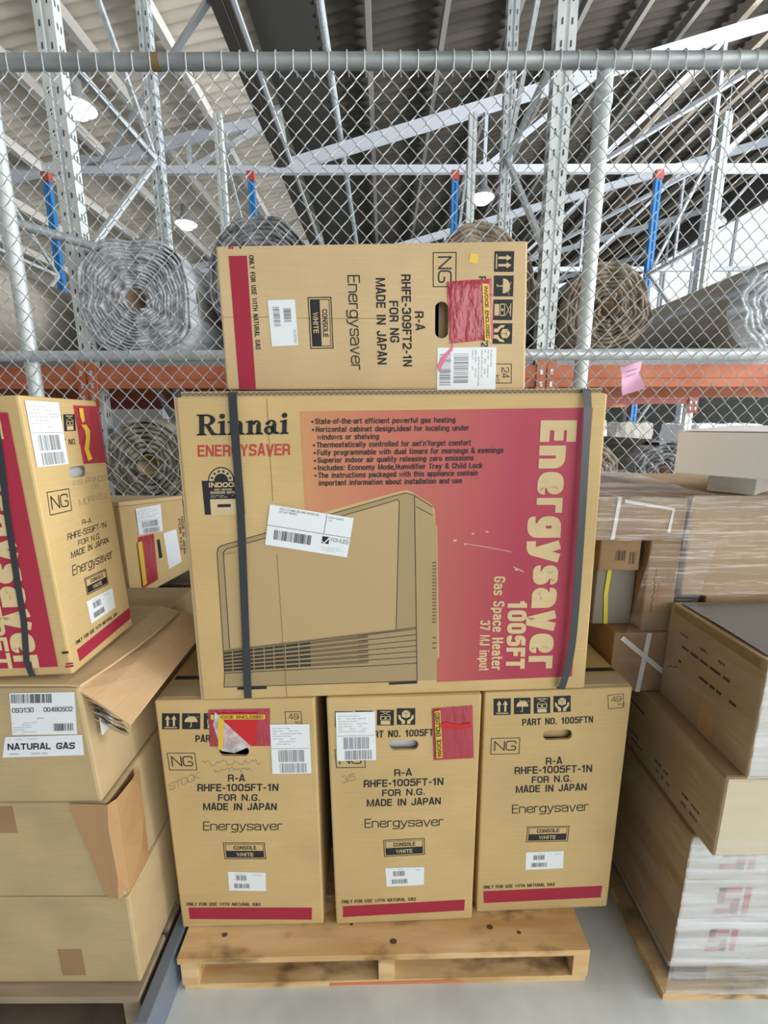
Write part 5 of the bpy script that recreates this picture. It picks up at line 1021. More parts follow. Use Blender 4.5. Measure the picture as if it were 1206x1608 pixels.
mb = MB(); mb.box(14.2, 14.4, -6.0, 30, 0, 3.2, 'wall_grey'); mb.box(14.2, 14.4, -6.0, 30, 9.6, 10.8, 'wall_dark'); struct(mb, 'wall_right')
mb = MB(); mb.box(14.29, 14.30, -6.0, 30, 3.2, 9.6, 'window_glass'); win = struct(mb, 'window_1')
mb = MB()
for i in range(14): y = -2+i*2.4; mb.box(14.22, 14.32, y-0.03, y+0.03, 3.2, 9.6, 'truss_paint')
mb.box(14.22, 14.32, -6.0, 30, 5.7, 5.78, 'truss_paint'); mb.build('window_frame', win)
# lamps under the roof
for i, (x, y, z, lb) in enumerate(((-4.35, 7.25, 5.95, 'high bay lamp glowing at upper left beside the left rack post'), (-4.7, 11.6, 6.2, 'high bay lamp glowing left of centre above the grey carpet rolls'), (2.08, 10.3, 6.15, 'high bay lamp glowing behind the fence above the top carton'), (7.9, 11.6, 6.15, 'small high bay lamp glowing at far right near the bright window'))):
    r = thing('high_bay_lamp', (x, y, z), lb, 'lamp', 'high bay lamps under the roof'); s_ = 0.19 if i != 3 else 0.14
    mb = MB(); vs = []; n = 20; prof = [(0.02, 0.42), (0.09, 0.40), (0.10, 0.22), (0.24, 0.05), (0.25, 0.0)]
    for rr, zz in prof: vs += [(x+rr*math.cos(2*math.pi*k/n), y+rr*math.sin(2*math.pi*k/n), z+zz) for k in range(n)]
    mb.add(vs, [(j*n+k, j*n+(k+1) % n, (j+1)*n+(k+1) % n, (j+1)*n+k) for j in range(len(prof)-1) for k in range(n)], 'lamp_shell', True); mb.build('lamp_housing', r)
    mb = MB(); mb.add([(x+s_*math.cos(2*math.pi*k/n), y+s_*math.sin(2*math.pi*k/n), z+0.01) for k in range(n)]+[(x, y, z-0.12)]+[(x+s_*0.7*math.cos(2*math.pi*k/n), y+s_*0.7*math.sin(2*math.pi*k/n), z-0.09) for k in range(n)], [(k, (k+1) % n, n+1+(k+1) % n, n+1+k) for k in range(n)]+[(n+1+k, n+1+(k+1) % n, n) for k in range(n)], 'lamp_glow', True); mb.build('lamp_lens', r, 'glowing white lens')
    mb = MB(); mb.tube([(x, y, z+0.42), (x, y, 7.27+0.235*(x+0.95)-0.03 if x > 0 else 7.25+SL*(x+1.93)-0.03)], 0.012, 'galvanised', 6); mb.build('lamp_cable', r)
# ---------------------------------------------------------------- pallet racking
UX = (-4.5, -1.765, 0.967, 3.69)
def upright(root, x, y, ztop, mat, name='upright', w=0.085, d=0.07, slots=True, label=None):
    mb = MB(); a = w/2; t = 0.004; yy = (y, y+d)
    pf = [(-a, d), (-a, 0), (-0.011, 0), (-0.006, 0.012), (0.006, 0.012), (0.011, 0), (a, 0), (a, d)]      # channel with a groove down the front
    vs = [(x+px, y+py, z) for z in (0, ztop) for px, py in pf]; n = len(pf)
    mb.add(vs, [(i, i+1, n+i+1, n+i) for i in range(n-1)], mat)
    vs2 = [(x+px*0.93, y+py+0.003 if 0 < i < n-1 else y+py, z) for z in (0, ztop) for i, (px, py) in enumerate(pf)]; mb.add(vs2, [(i, n+i, n+i+1, i+1) for i in range(n-1)], mat)
    if slots:
        z = 0.3
        while z < ztop-0.05:
            for sx in (-1, 1):
                cx = x+sx*0.026; mb.add([(cx-0.0045, y-0.0012, z-0.017), (cx+0.0045, y-0.0012, z-0.013), (cx+0.0045, y-0.0012, z+0.017), (cx-0.0045, y-0.0012, z+0.013)], [(0, 1, 2, 3)], 'slot')
            for q in (0.022, 0.048): mb.add([(x+(-a-0.0012 if x > 0 else a+0.0012), y+q-0.005, z-0.015), (x+(-a-0.0012 if x > 0 else a+0.0012), y+q+0.005, z-0.015), (x+(-a-0.0012 if x > 0 else a+0.0012), y+q+0.005, z+0.015), (x+(-a-0.0012 if x > 0 else a+0.0012), y+q-0.005, z+0.015)], [(0, 1, 2, 3)], 'slot')
            z += 0.10
    return mb.build(name, root, label)
def rack(y0, y1, ztop, label, front, rear, detail=True):
    r = thing('pallet_rack', (0, y0, 0), label, 'racking')
    for x in UX:
        upright(r, x, y0, ztop, front, slots=detail, w=0.105 if detail else 0.085)
        upright(r, x, y1, ztop, rear, slots=detail, label='blue painted upright' if rear == 'blue_steel' else None)
        if rear == 'blue_steel': mb = MB(); mb.box(x-0.05, x+0.05, y1-0.01, y1+0.08, ztop-0.06, ztop+0.05, 'red_cap'); mb.build('upright_cap', r, 'red cap')
        z = 0.4; k = 0
        while z < ztop-0.9:
            mb = MB(); a, c = ((y0+0.07, y1) if k % 2 == 0 else (y1, y0+0.07)); mb.bar((x, a, z), (x, c, z+1.05), 0.035, 0.03, 'galvanised', (1, 0, 0)); mb.build('brace', r)
            if k % 3 == 0: mb = MB(); mb.bar((x, y0+0.07, z), (x, y1, z), 0.035, 0.035, 'galvanised', (1, 0, 0)); mb.build('brace', r)
            z += 1.05; k += 1
    for zb in (1.755, 0.84):
        for yy, mat in ((y0-0.035, 'orange_steel' if detail else 'dark_red_steel'), (y1+0.05, 'orange_steel')):
            for xa, xb in zip(UX[:-1], UX[1:]):
                mb = MB(); mb.box(xa+0.055, xb-0.055, yy, yy+0.05, zb, zb+0.125, mat); mb.box(xa+0.055, xb-0.055, yy-0.006, yy, zb+0.05, zb+0.115, mat); mb.build('beam', r, 'orange load beam')
            for x in UX:
                for sx in (-1, 1):
                    mb = MB(); mb.box(x+(0.004 if sx > 0 else -0.058), x+(0.058 if sx > 0 else -0.004), yy-0.012, yy-0.004 if yy < y1 else yy+0.05, zb-0.11, zb+0.15, mat)
                    for q in range(3): zz = zb-0.07+q*0.07; mb.box(x+sx*0.03-0.008, x+sx*0.03+0.008, yy-0.0135, yy-0.012, zz, zz+0.03, 'galvanised')
                    mb.build('beam_connector', r)
        for xa, xb in zip(UX[:-1], UX[1:]):
            mb = MB(); mb.box(xa+0.06, xb-0.06, y0+0.02, y1+0.04, zb+0.126, zb+0.17, 'deck_steel'); mb.build('shelf_deck', r)
    return r
rack(2.75, 3.88, 4.9, 'front row of orange beam pallet racking with galvanised posts close behind the fence', 'galvanised_pale', 'galvanised', True)
rack(5.4, 6.6, 4.78, 'back row of pallet racking with blue rear posts, behind the front row', 'galvanised_pale', 'blue_steel', False)
# carpet rolls: a spiral of carpet on a card core
def roll(x, z, y0, L, rx, rz, mat, label, seed=1, turns=9, core=0.05, square=0.0, coremat='core_card', group='carpet rolls on the racking', gap=0.30, outer=None):
    r = thing('carpet_roll', (x, y0, z-rz), label, 'carpet roll', group); rg = random.Random(seed); mb = MB(); n = 40; K = turns*n; vs = []; fs = []; lobes = [(rg.uniform(0, 6.28), rg.uniform(0.02, 0.06), rg.randint(2, 5)) for _ in range(3)]
    dr = (1-core/rx)/turns
    for i in range(K+1):
        a = 2*math.pi*i/n+seed; t = i/K; rr = core/rx+(1-core/rx)*t
        for ph, am, fq in lobes: rr *= 1+am*math.sin(fq*a+ph)*(0.3+0.7*t)*(1-t*0.6)
        rr += 0.10*dr*math.sin(17*a+seed)+0.16*dr*mnoise.noise(V((a*1.7, seed, 0)))
        ca, sa = math.cos(a), math.sin(a)
        if square: p = 2+square*3; nf = (abs(ca)**p+abs(sa)**p)**(-1/p); rr *= 1+(nf-1)*t
        th = dr*(1-gap)
        for q in (rr, rr-th): vs.append((x+q*rx*ca, y0+0.03*mnoise.noise(V((a*2.2, seed*3, t*4)))+0.012*math.sin(a*9), z+q*rz*sa))
        for q in (rr, rr-th): vs.append((x+q*rx*ca, y0+L, z+q*rz*sa))
        if i: k = 4*(i-1); fs += [(k, k+1, k+5, k+4), (k, k+4, k+6, k+2), (k+1, k+3, k+7, k+5), (k+2, k+6, k+7, k+3)]
    zmin = min(v[2] for v in vs); vs = [(a, b, c+(z-rz-zmin)*(1 if c < z else 0)*min(1, (z-c)/rz)) for a, b, c in vs]
    mb.add(vs, fs, mat, True); ob = mb.build('carpet_coil', r)
    if outer:
        m2 = MB(); m2.add([(x+1.005*rx*math.cos(R(k*9))*1.0, y0+(0.10 if j == 0 else L), z+1.005*rz*math.sin(R(k*9))) for j in range(2) for k in range(40)], [(k, (k+1) % 40, 40+(k+1) % 40, 40+k) for k in range(40)], outer, True); m2.build('outer_wrap', r)
    mb = MB(); c0 = core*0.9
    vs = [(x+c0*q*math.cos(2*math.pi*k/18), y0+yy, z+c0*q*rz/rx*math.sin(2*math.pi*k/18)) for q, yy in ((1, 0.02), (0.86, 0.02), (0.86, 0.6), (1, 0.6)) for k in range(18)]
    mb.add(vs, [(j*18+k, j*18+(k+1) % 18, ((j+1) % 4)*18+(k+1) % 18, ((j+1) % 4)*18+k) for j in range(4) for k in range(18)], coremat, True); mb.build('core_tube', r); return r
ZT = 1.926
roll(-1.425, ZT+0.315, 2.70, 3.3, 0.325, 0.315, 'carpet_grey', 'large grey carpet roll with open core, left of the cartons, on the orange beam', 3, 15, 0.07, 0.45, outer='carpet_backing')
roll(-0.70, ZT+0.40, 2.80, 3.2, 0.345, 0.40, 'carpet_charcoal', 'dark grey loose carpet roll peeping above the top left corner of the topmost carton', 5, 13, 0.06)
roll(0.585, ZT+0.395, 2.86, 3.2, 0.325, 0.395, 'carpet_tan', 'brown grey loose carpet roll peeping out right of the topmost carton', 8, 13, 0.05)
roll(1.31, ZT+0.265, 2.72, 3.4, 0.265, 0.265, 'carpet_brown', 'brown carpet roll with dark square core behind the right fence post', 11, 9, 0.055, outer='carpet_charcoal')
roll(-2.22, ZT+0.25, 2.20, 3.9, 0.26, 0.25, 'carpet_beige', 'plain beige carpet roll seen side on at the left edge', 14, 6, 0.05, outer='carpet_beige')
roll(2.29, ZT+0.265, 2.62, 3.6, 0.295, 0.265, 'carpet_grey', 'tan sided carpet roll with pale coiled end at the far right edge', 17, 8, 0.05, outer='carpet_beige')
ZL = 1.012
roll(-1.47, ZL+0.285, 2.72, 2.6, 0.275, 0.285, 'carpet_olive', 'greenish beige carpet roll on lower shelf left of the big carton', 21, 7, 0.07, coremat='kraft_pale')
roll(1.36, ZL+0.2, 2.85, 2.55, 0.2, 0.2, 'carpet_tan', 'small brown grey carpet roll on lower shelf beside the big carton', 23, 6, 0.04, outer='carpet_olive')
roll(1.80, ZL+0.21, 2.80, 2.6, 0.215, 0.21, 'carpet_charcoal', 'small grey carpet roll with round open core on lower shelf behind the white box', 27, 6, 0.06, outer='carpet_olive')
# wrapped bundles and papers on the back row
def bundle(x, y, z, sx, sy, sz, label, seed, mat='bundle'):
    bm = bmesh.new(); bmesh.ops.create_grid(bm, x_segments=1, y_segments=1, size=0.5); bm.clear()
    bmesh.ops.create_cube(bm, size=1); bmesh.ops.subdivide_edges(bm, edges=list(bm.edges), cuts=7, use_grid_fill=True)
    for v in bm.verts:
        p = v.co; q = V((p.x*sx, p.y*sy, (p.z+0.5)*sz)); d = mnoise.noise_vector(q*9+V((seed, 0, 0)))*0.035; rr = 1-0.06*(abs(p.x*p.y)*4+abs(p.x*p.z)*2)
        v.co = V((q.x*rr, q.y*rr, max(0, q.z+(d.z if p.z > -0.49 else 0))))+V((d.x, d.y, 0))*0.8
    me = bpy.data.meshes.new('wrapped_bundle'); bm.to_mesh(me); bm.free(); me.materials.append(M[mat]); o = bpy.data.objects.new('wrapped_bundle', me); C.objects.link(o); o.location = (x, y, z)
    return tag(o, label, 'bundle', 'white wrapped bundles on the back shelves')
bundle(-3.05, 5.95, 1.012, 0.8, 0.8, 0.42, 'white plastic wrapped bundle low on the back row beside the olive carpet roll', 1)
bundle(-2.30, 5.95, 1.012, 0.6, 0.7, 0.62, 'silver wrapped bundle on the back row above the white bundle', 2)
bundle(-1.25, 5.95, 1.012, 0.9, 0.8, 0.60, 'silver plastic wrapped bundle behind the fence left of the big carton', 3)
bundle(2.45, 5.95, 1.012, 0.75, 0.8, 0.56, 'white wrapped bundle on the back row just right of the big carton', 4)
bundle(3.15, 5.95, 1.012, 0.5, 0.8, 0.52, 'cream bundle of papers on the back row above the small carpet rolls', 5, 'carpet_backing')
bundle(4.35, 5.95, 1.012, 0.9, 0.8, 0.50, 'white wrapped bundle on the back row above the white box', 6)
# ---------------------------------------------------------------- chain link fence
YF = 2.06; fz = 2.955; mz = 1.845
r = thing('chain_link_fence', (0, YF, 0), 'galvanised chain link fence with pipe rails across the whole view', 'fence')
mb = MB(); mb.tube([(-3.6, YF, fz), (3.6, YF, fz)], 0.028, 'weathered_pipe', 16); mb.build('top_rail', r, 'dull weathered top pipe')
mb = MB(); mb.tube([(-0.915, YF, fz), (-0.88, YF, fz)], 0.0288, 'rust_band', 16); mb.build('rail_band', r, 'brown band')
mb = MB(); mb.tube([(-3.6, YF, mz), (3.6, YF, mz)], 0.024, 'galvanised', 16); mb.build('middle_rail', r)
for x in (0.905, -1.605):
    mb = MB(); mb.tube([(x, YF+0.03, 0), (x, YF+0.03, fz+0.02)], 0.03, 'galvanised_pale', 16); mb.build('fence_post', r)
    for z in (fz-0.01, fz-0.12, mz):
        mb = MB(); mb.tube([(x, YF+0.03, z-0.02), (x, YF+0.03, z+0.02)], 0.0335, 'galvanised', 16); mb.build('post_clamp', r)
mb = MB(); mb.tube([(-1.605, YF+0.03, 2.40), (-1.62, YF+1.15, 2.62)], 0.022, 'weathered_pipe', 10); mb.build('brace_pipe', r)
mb = MB(); PX, PZ = 0.0350, 0.0375; rw = 0.0025; z0 = fz-0.045; nz = int(z0/PZ)
i0 = -int(3.0/PX); rg = random.Random(2)
for i in range(i0, -i0+1):
    x = i*PX; pts = []
    for j in range(nz):
        side = (i+j) % 2; bx = x+side*PX; z = z0-j*PZ; dy = -0.004 if side else 0.004
        if j: pts.append(V((x+(0.5)*PX, YF-0.030+(-0.0025 if side else 0.0025), z+PZ/2)))
        pts.append(V((bx+(0.0022 if side else -0.0022), YF-0.030, z)))
    mb.tube(pts, rw, 'wire', 4, False, False)
    if i % 2: continue
    arc = [V((x, YF+(0.032)*math.cos(R(a)), fz+0.032*math.sin(R(a)))) for a in range(0, 181, 30)]   # the end of the wire turned over the rail
    mb.tube([V((x, YF-0.030, z0))]+list(reversed(arc))+[V((x+0.006, YF+0.03, z0+0.01))], rw, 'wire', 4, False, False)
mb.build('wire_mesh', r)
tg = MB(); a = V((1.045, YF-0.040, 1.782)); ux = V((0.088, 0, 0.028)); uz = V((0.022, 0, -0.118)); vs = [a+ux*i/4+uz*j/6+V((0, -0.012*math.sin(j*0.9+i*0.5)+(-0.012 if j > 3 else 0), 0)) for j in range(7) for i in range(5)]
tg.add(vs, [(j*5+i, j*5+i+1, j*5+i+6, j*5+i+5) for j in range(6) for i in range(4)], 'pink_paper', True)
for j in range(7): tg.add([vs[j*5+i]+V((0, 0.0012, 0)) for i in range(5)]+[vs[j*5+i] for i in range(5)], [(0, 1, 6, 5)], 'pink_paper')
ln = lambda j, a_, b_: tg.add([vs[j*5+a_]+V((0, -0.003, -0.004)), vs[j*5+b_]+V((0, -0.003, -0.004)), vs[j*5+b_]+V((0, -0.003, -0.007)), vs[j*5+a_]+V((0, -0.003, -0.007))], [(0, 1, 2, 3)], INK['G'])
ln(1, 1, 3); ln(2, 1, 3); tag(tg.build('paper_tag', None, None, a), 'pink paper tag hanging on the fence right of the big carton', 'tag')
# ---------------------------------------------------------------- the main pallet and its cartons
def pallet(x0, x1, y0, y1, h, label, bt=0.02, mats=('pine', 'pine', 'pine_grey'), nb=7, front_w=0.135):
    r = thing('wooden_pallet', ((x0+x1)/2, (y0+y1)/2, 0), label, 'pallet'); rg = random.Random(int(x0*100)); L = y1-y0
    ys = [y0]+[y0+front_w+0.02+(L-front_w*2-0.04)*(i+0.0)/(nb-2) for i in range(nb-2)]+[y1-front_w]
    for i, y in enumerate(ys):
        w = front_w if i in (0, nb-1) else 0.10; mb = MB(); e = rg.uniform(-0.006, 0.006)
        mb.box(x0+e, x1+e*0.5, y, y+w, h-bt, h, mats[0])
        if i == 0:
            for kx, ky, kr in ((-0.46, 0.055, 0.016), (0.02, 0.03, 0.020), (0.30, 0.06, 0.018), (0.38, 0.045, 0.012), (-0.10, 0.075, 0.010)):
                mb.add([((x0+x1)/2+kx+kr*0.5*math.cos(R(a*30)), y+ky+kr*0.35*math.sin(R(a*30)), h+0.0010) for a in range(12)], [tuple(range(12))], 'knot')
        mb.build('deck_board', r)
    for x in (x0+0.022, (x0+x1)/2, x1-0.022):
        mb = MB(); mb.box(x-0.022, x+0.022, y0+0.004, y1-0.004, bt, h-bt, mats[1]); mb.build('stringer', r)
    for i, y in enumerate((y0+0.006, (y0+y1)/2-0.05, y1-0.11)):
        mb = MB(); mb.box(x0+0.004, x1-0.004, y, y+0.10, 0, bt, mats[2] if i or x0 < -1 else 'pine')
        if i == 0 and x0 > -1: mb.add([((x0+x1)/2+dx, y-0.0006, z) for dx, z in ((-0.16, 0.002), (0.22, 0.004), (0.20, 0.015), (-0.16, 0.013))], [(0, 1, 2, 3)], 'orange_mark')
        mb.build('bottom_board', r, 'bottom board with a smear of orange paint' if i == 0 and x0 > -1 else None)
    return r
p = pallet(-0.572, 0.560, 0.930, 2.03, 0.12, 'pale pine pallet carrying the three upright heater cartons')
p.rotation_euler[2] = R(0.9)
def fix(k, zt=None, zb=None):
    d = FACES[k]; q = [list(c) for c in d['q']]
    if zt: q[0][2] = zt[0]; q[1][2] = zt[1]
    if zb: q[3][2] = q[2][2] = zb
    d['q'] = q
fix('A', (0.856, 0.855), 0.1205); fix('B', (0.856, 0.856), 0.1205); fix('C', (0.850, 0.856), 0.1205); fix('F', (1.606, 1.614), 0.8575); fix('T', None, 1.6265)
def printed_carton(k, label, mat='kraft', side=None, cat='carton', name='heater_carton', group='printed heater cartons'):
    d = FACES[k]; F = Face(d); q = d['q']; c = (V(q[3])+V(q[2]))/2-V(d['n'])*d['depth']/2
    root = thing(name, c, label, cat, group); carton_body(root, q, d['n'], d['depth'], mat, d.get('hole'), F)
    print_parts(root, F); return root, F
def inner(root, F, k, mat, dz=0.0, h=0.02, du=-0.02):       # the folded flap or packing seen through a hand hole
    hole = FACES[k]['hole']; us = [p[0] for p in hole]; vs = [p[1] for p in hole]; mb = MB()
    mb.add([F.P(min(us)+du, min(vs)-h+dz, -0.024), F.P(max(us)+0.02, min(vs)-h+dz, -0.018), F.P(max(us)+0.02, max(vs)+0.02+dz, -0.02), F.P(min(us)+du, max(vs)+0.02+dz, -0.026)], [(0, 1, 2, 3)], mat); mb.build('inner_flap', root)
rA, FA = printed_carton('A', 'left of three brown heater cartons on the pallet, pouch torn open over its hand hole')
rB, FB = printed_carton('B', 'middle of three brown heater cartons on the pallet, shipping label at its top left')
rC, FC = printed_carton('C', 'right of three brown heater cartons on the pallet, without a shipping label')
inner(rB, FB, 'B', 'bundle'); inner(rC, FC, 'C', 'kraft', 0.012)
for rt, F, w, dp in ((rA, FA, 0.40, 0.10), (rB, FB, 0.40, 0.10), (rC, FC, 0.395, 0.085)):     # straps over the lids, flap lip along the front edge
    t0 = 0.7355; mb = MB(); pts = [F.P(0.008, t0, -dp), F.P(w-0.008, t0, -dp)]
    mb.ribbon([p+V((0, 0, 0.0008)) for p in pts], F.n, 0.016, 0.001, V((0, 0, 1)), 'strap_black'); mb.build('packing_strap', rt)
for rt, F, w in ((rA, FA, 0.395), (rC, FC, 0.39)):
    mb = MB(); mb.hexa([F.P(0.012, 0.733, -0.006), F.P(w, 0.733, -0.006), F.P(w, 0.7372, -0.014), F.P(0.012, 0.7372, -0.014)], F.n*-0.05, 'liner'); mb.build('flap_lip', rt)
rF, FF = printed_carton('F', 'large brown and crimson heater carton lying across the three upright cartons')
mb = MB(); us = 0.972                                                     # corrugated edge of the lid along the front
qa, qb = V(FACES['F']['q'][0]), V(FACES['F']['q'][1])
def top(u, off, dz): return qa+(qb-qa)*u+FF.n*off+V((0, 0, dz))
mb.hexa([top(0.012, -0.004, -0.001), top(0.988, -0.004, -0.001), top(0.988, -0.004, 0.0115), top(0.012, -0.004, 0.0115)], FF.n*-0.38, 'liner')
mb.build('lid_flap', rF)
mb = MB(); nn = 150
mb.add([top(0.012, -0.0034, 0.002), top(0.988, -0.0034, 0.002), top(0.988, -0.0034, 0.0095), top(0.012, -0.0034, 0.0095)], [(0, 1, 2, 3)], 'flute')
for i in range(nn):
    u = 0.013+0.974*i/nn; du = 0.974/nn
    mb.add([top(u, -0.003, 0.002 if i % 2 else 0.0085), top(u+du, -0.003, 0.0085 if i % 2 else 0.002), top(u+du, -0.003, 0.0098 if i % 2 else 0.0033), top(u, -0.003, 0.0033 if i % 2 else 0.0098)], [(0, 1, 2, 3)], 'liner')
mb.build('corrugated_edge', rF, 'dark fluted edge of the lid')
mb = MB(); q0, q3 = V(FACES['F']['q'][0]), V(FACES['F']['q'][3]); mb.hexa([q0-FF.ex*0.0045-FF.n*0.004, q0-FF.n*0.004, q3-FF.n*0.004, q3-FF.ex*0.0045-FF.n*0.004], FF.n*-0.39, 'liner'); mb.build('side_flap', rF, 'greyish glued side flap')
for st in FACES['F']['straps']:
    mb = MB(); slack = st is FACES['F']['straps'][1]; n = len(st); pts = []; sd = []; nr = []
    d0 = (V(st[1])-V(st[0])).normalized()
    back = FF.P(st[0][0], 0, -0.37); zt = qa.z+(qb.z-qa.z)*(st[0][0]/0.98)
    for dd in (0.37, 0.2, 0.02): p_ = FF.P(st[0][0], 0, -dd); pts.append(V((p_.x, p_.y, zt+0.0128))); sd.append(FF.ex); nr.append(V((0, 0, 1)))
    for i, (u, v) in enumerate(st):
        t = i/(n-1); a_ = V(st[max(i-1, 0)]); b_ = V(st[min(i+1, n-1)]); d_ = (b_-a_).normalized(); s2 = FF.ex*(-d_.y)+FF.ey*d_.x
        off = 0.0075+(0.016*math.sin(math.pi*t) if slack else 0.0015); vv = min(v, (zt+0.0125-FF.O.z) if i == 0 else v)
        if i == n-1: vv = max(vv, 0.011); off = 0.0058
        pts.append(FF.P(u, max(vv, 0.011), off)); sd.append(s2.normalized()); nr.append(FF.n)
    # smooth
    P2, S2, N2 = [], [], []
    for i in range(len(pts)-1):
        for j in range(6):
            t = j/6; p0, p1, p2, p3 = pts[max(i-1, 0)], pts[i], pts[i+1], pts[min(i+2, len(pts)-1)]
            P2.append(0.5*((2*p1)+(p2-p0)*t+(2*p0-5*p1+4*p2-p3)*t*t+(3*p1-p0-3*p2+p3)*t**3) if i > 3 else p1.lerp(p2, t)); S2.append(sd[i].lerp(sd[i+1], t).normalized()); N2.append(nr[i].lerp(nr[i+1], t).normalized())
    P2.append(pts[-1]); S2.append(sd[-1]); N2.append(nr[-1])
    P2 = [p_+FF.ey*max(0, 0.009-(p_-FF.O).dot(FF.ey)) for p_ in P2]
    mb.ribbon(P2, S2, 0.0185, 0.0010, N2, 'strap_black'); mb.build('packing_strap', rF, 'slack black packing strap' if slack else 'tight black packing strap')
rT, FT = printed_carton('T', 'topmost heater carton lying on its side on the large crimson carton', 'kraft_pale'); inner(rT, FT, 'T', 'kraft_mid', 0, 0.02, 0.012)
# ---------------------------------------------------------------- left stack
pl = pallet(-1.55, -0.625, 0.835, 1.72, 0.132, 'worn pallet under the left stack of cartons', 0.022, ('pine_grey', 'pine_grey', 'dark_timber'))  # dark bottom boards: shade beneath the deck painted into their colour
mb = MB(); mb.box(-0.612, -0.580, 0.79, 1.45, 0, 0.122, 'bar_steel'); o = mb.build('steel_bar', None, None, (-0.596, 1.1, 0), 0.003); tag(o, 'blue grey steel bar standing on edge between the two pallets', 'steel bar')
def lcarton(x0, x1, y0, y1, z0, z1, mat, label, dx=0, name='carton'):
    r = thing(name, ((x0+x1)/2, (y0+y1)/2, z0), label, 'carton', 'plain cartons of the left stack'); carton_body(r, [(x0, y0, z1), (x1-dx, y0, z1), (x1, y0, z0), (x0, y0, z0)], (0, -1, 0), y1-y0, mat, bevel=0.007); return r
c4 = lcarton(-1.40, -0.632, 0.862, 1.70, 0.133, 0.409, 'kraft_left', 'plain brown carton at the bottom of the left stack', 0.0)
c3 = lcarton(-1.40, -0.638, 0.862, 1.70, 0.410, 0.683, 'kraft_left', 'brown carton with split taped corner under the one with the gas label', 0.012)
r = c2 = thing('carton', (-1.0, 1.1, 0.684), 'brown carton with freight label and torn lid in the left stack', 'carton', 'plain cartons of the left stack')
carton_body(r, [(-1.40, 0.862, 0.982), (-0.672, 0.862, 0.982), (-0.660, 0.862, 0.684), (-1.40, 0.862, 0.684)], (0, -1, 0), 0.60, 'kraft_left', bevel=0.007); F2 = Face(dict(FACES['L2'], O=[-1.35, 0.862, 0.683])); print_parts(r, F2)
def sheet(mb, rows, t, mat):     # rows of points -> a thin bent sheet
    n = len(rows[0]); m_ = len(rows); vs = [V(p) for rw_ in rows for p in rw_]; lo = [v-V((0, 0, t)) for v in vs]; k = len(vs)
    fs = [(j*n+i, j*n+i+1, (j+1)*n+i+1, (j+1)*n+i) for j in range(m_-1) for i in range(n-1)]; fs += [tuple(k+i for i in reversed(f)) for f in fs]
    for i in range(n-1): fs += [(i, k+i, k+i+1, i+1), ((m_-1)*n+i, (m_-1)*n+i+1, k+(m_-1)*n+i+1, k+(m_-1)*n+i)]
    for j in range(m_-1): fs += [(j*n, (j+1)*n, k+(j+1)*n, k+j*n), (j*n+n-1, k+j*n+n-1, k+(j+1)*n+n-1, (j+1)*n+n-1)]
    mb.add(vs+lo, fs, mat)
mb = MB(); sheet(mb, [[(-1.40, y, 0.9905), (-0.9, y, 0.9905), (-0.70, y, 0.9905-0.0*k), (-0.668+0.028*math.sin(k*0.5), y, 0.988-0.004*k)] for k, y in enumerate((0.862, 0.95, 1.05, 1.16, 1.28))], 0.005, 'kraft_pale'); mb.build('lid_flap', r)
mb = MB(); rows = []
for k, (y, dz, ox) in enumerate(((0.866, 0, 0.0), (0.93, 0.010, 0.004), (1.0, 0.022, 0.008), (1.10, 0.034, 0.012), (1.20, 0.042, 0.016), (1.30, 0.046, 0.006))):
    rows.append([(-0.674+0.002*k, y, 0.972-0.002*k), (-0.640+ox, y-0.002, 0.950+dz*0.3), (-0.600+ox, y-0.003, 0.916+dz*0.6), (-0.570+ox, y-0.004, 0.890+dz*0.75)])
sheet(mb, rows, 0.004, 'kraft_peach'); mb.build('side_flap', r, 'torn flap folded out over the side')
mb = MB(); rg = random.Random(9)
for k in range(5):
    rows = [[(-0.662+0.02*i+rg.uniform(-.004, .004), 0.868+0.012*j+0.004*k, 0.952-0.016*k-0.012*i-0.016*j+rg.uniform(-.006, .006)) for i in range(4)] for j in range(3)]; sheet(mb, rows, 0.0015, 'torn_grey' if k % 2 else 'liner')
mb.build('torn_edge', r, 'ragged torn cardboard under the flap')
mb = MB(); mb.box(-0.6535, -0.6515, 0.885, 0.925, 0.845, 0.90, INK['W']); mb.build('paper_scrap', r, 'small white paper scrap')
mb = MB(); vs = []                                                       # brown tape folded round the split corner of the carton below
zs = [0.684, 0.62, 0.55, 0.48, 0.412]
rows = [[(-0.735+0.10*(1-(z-0.41)/0.275)*0.55, 0.8585, z), (-0.678+0.012*(1-(z-0.41)/0.275), 0.8575, z), (-0.648+0.006*math.sin(z*40), 0.856, z), (-0.6325, 0.872, z), (-0.6315+0.004*math.sin(z*30), 0.93, z), (-0.633, 0.97-0.03*(0.68-z), z)] for z in zs]
sheet(mb, rows, 0.0, 'tape_brown'); mb.build('packing_tape', c3, 'brown tape folded round the split corner')
for rt, xs in ((c3, ((-0.93, 0.60, 0.675), (-1.02, 0.42, 0.46))), (c4, ((-0.83, 0.16, 0.245),))):
    for x, za, zb in xs: mb = MB(); mb.box(x, x+0.06, 0.8612, 0.8619, za, zb, 'kraft_brown'); mb.build('tape_patch', rt, 'square brown tape patch')
rL, FL = printed_carton('L1', 'tall heater carton with crimson side standing on the left stack'); inner(rL, FL, 'L1', 'bundle', 0.0)
F1 = Face(FACES['L1f']); print_parts(rL, F1)
for st in FACES['L1f']['straps']:
    mb = MB(); mb.ribbon([F1.P(u, v, 0.0022) for u, v in st], F1.ex, 0.0125, 0.001, F1.n, 'strap_black'); mb.build('packing_strap', rL)
rR, FR = printed_carton('R1', 'heater carton lying behind the left stack, labels facing the big carton')
mb = MB(); q = FACES['R1']['q']; n_ = V(FACES['R1']['n'])
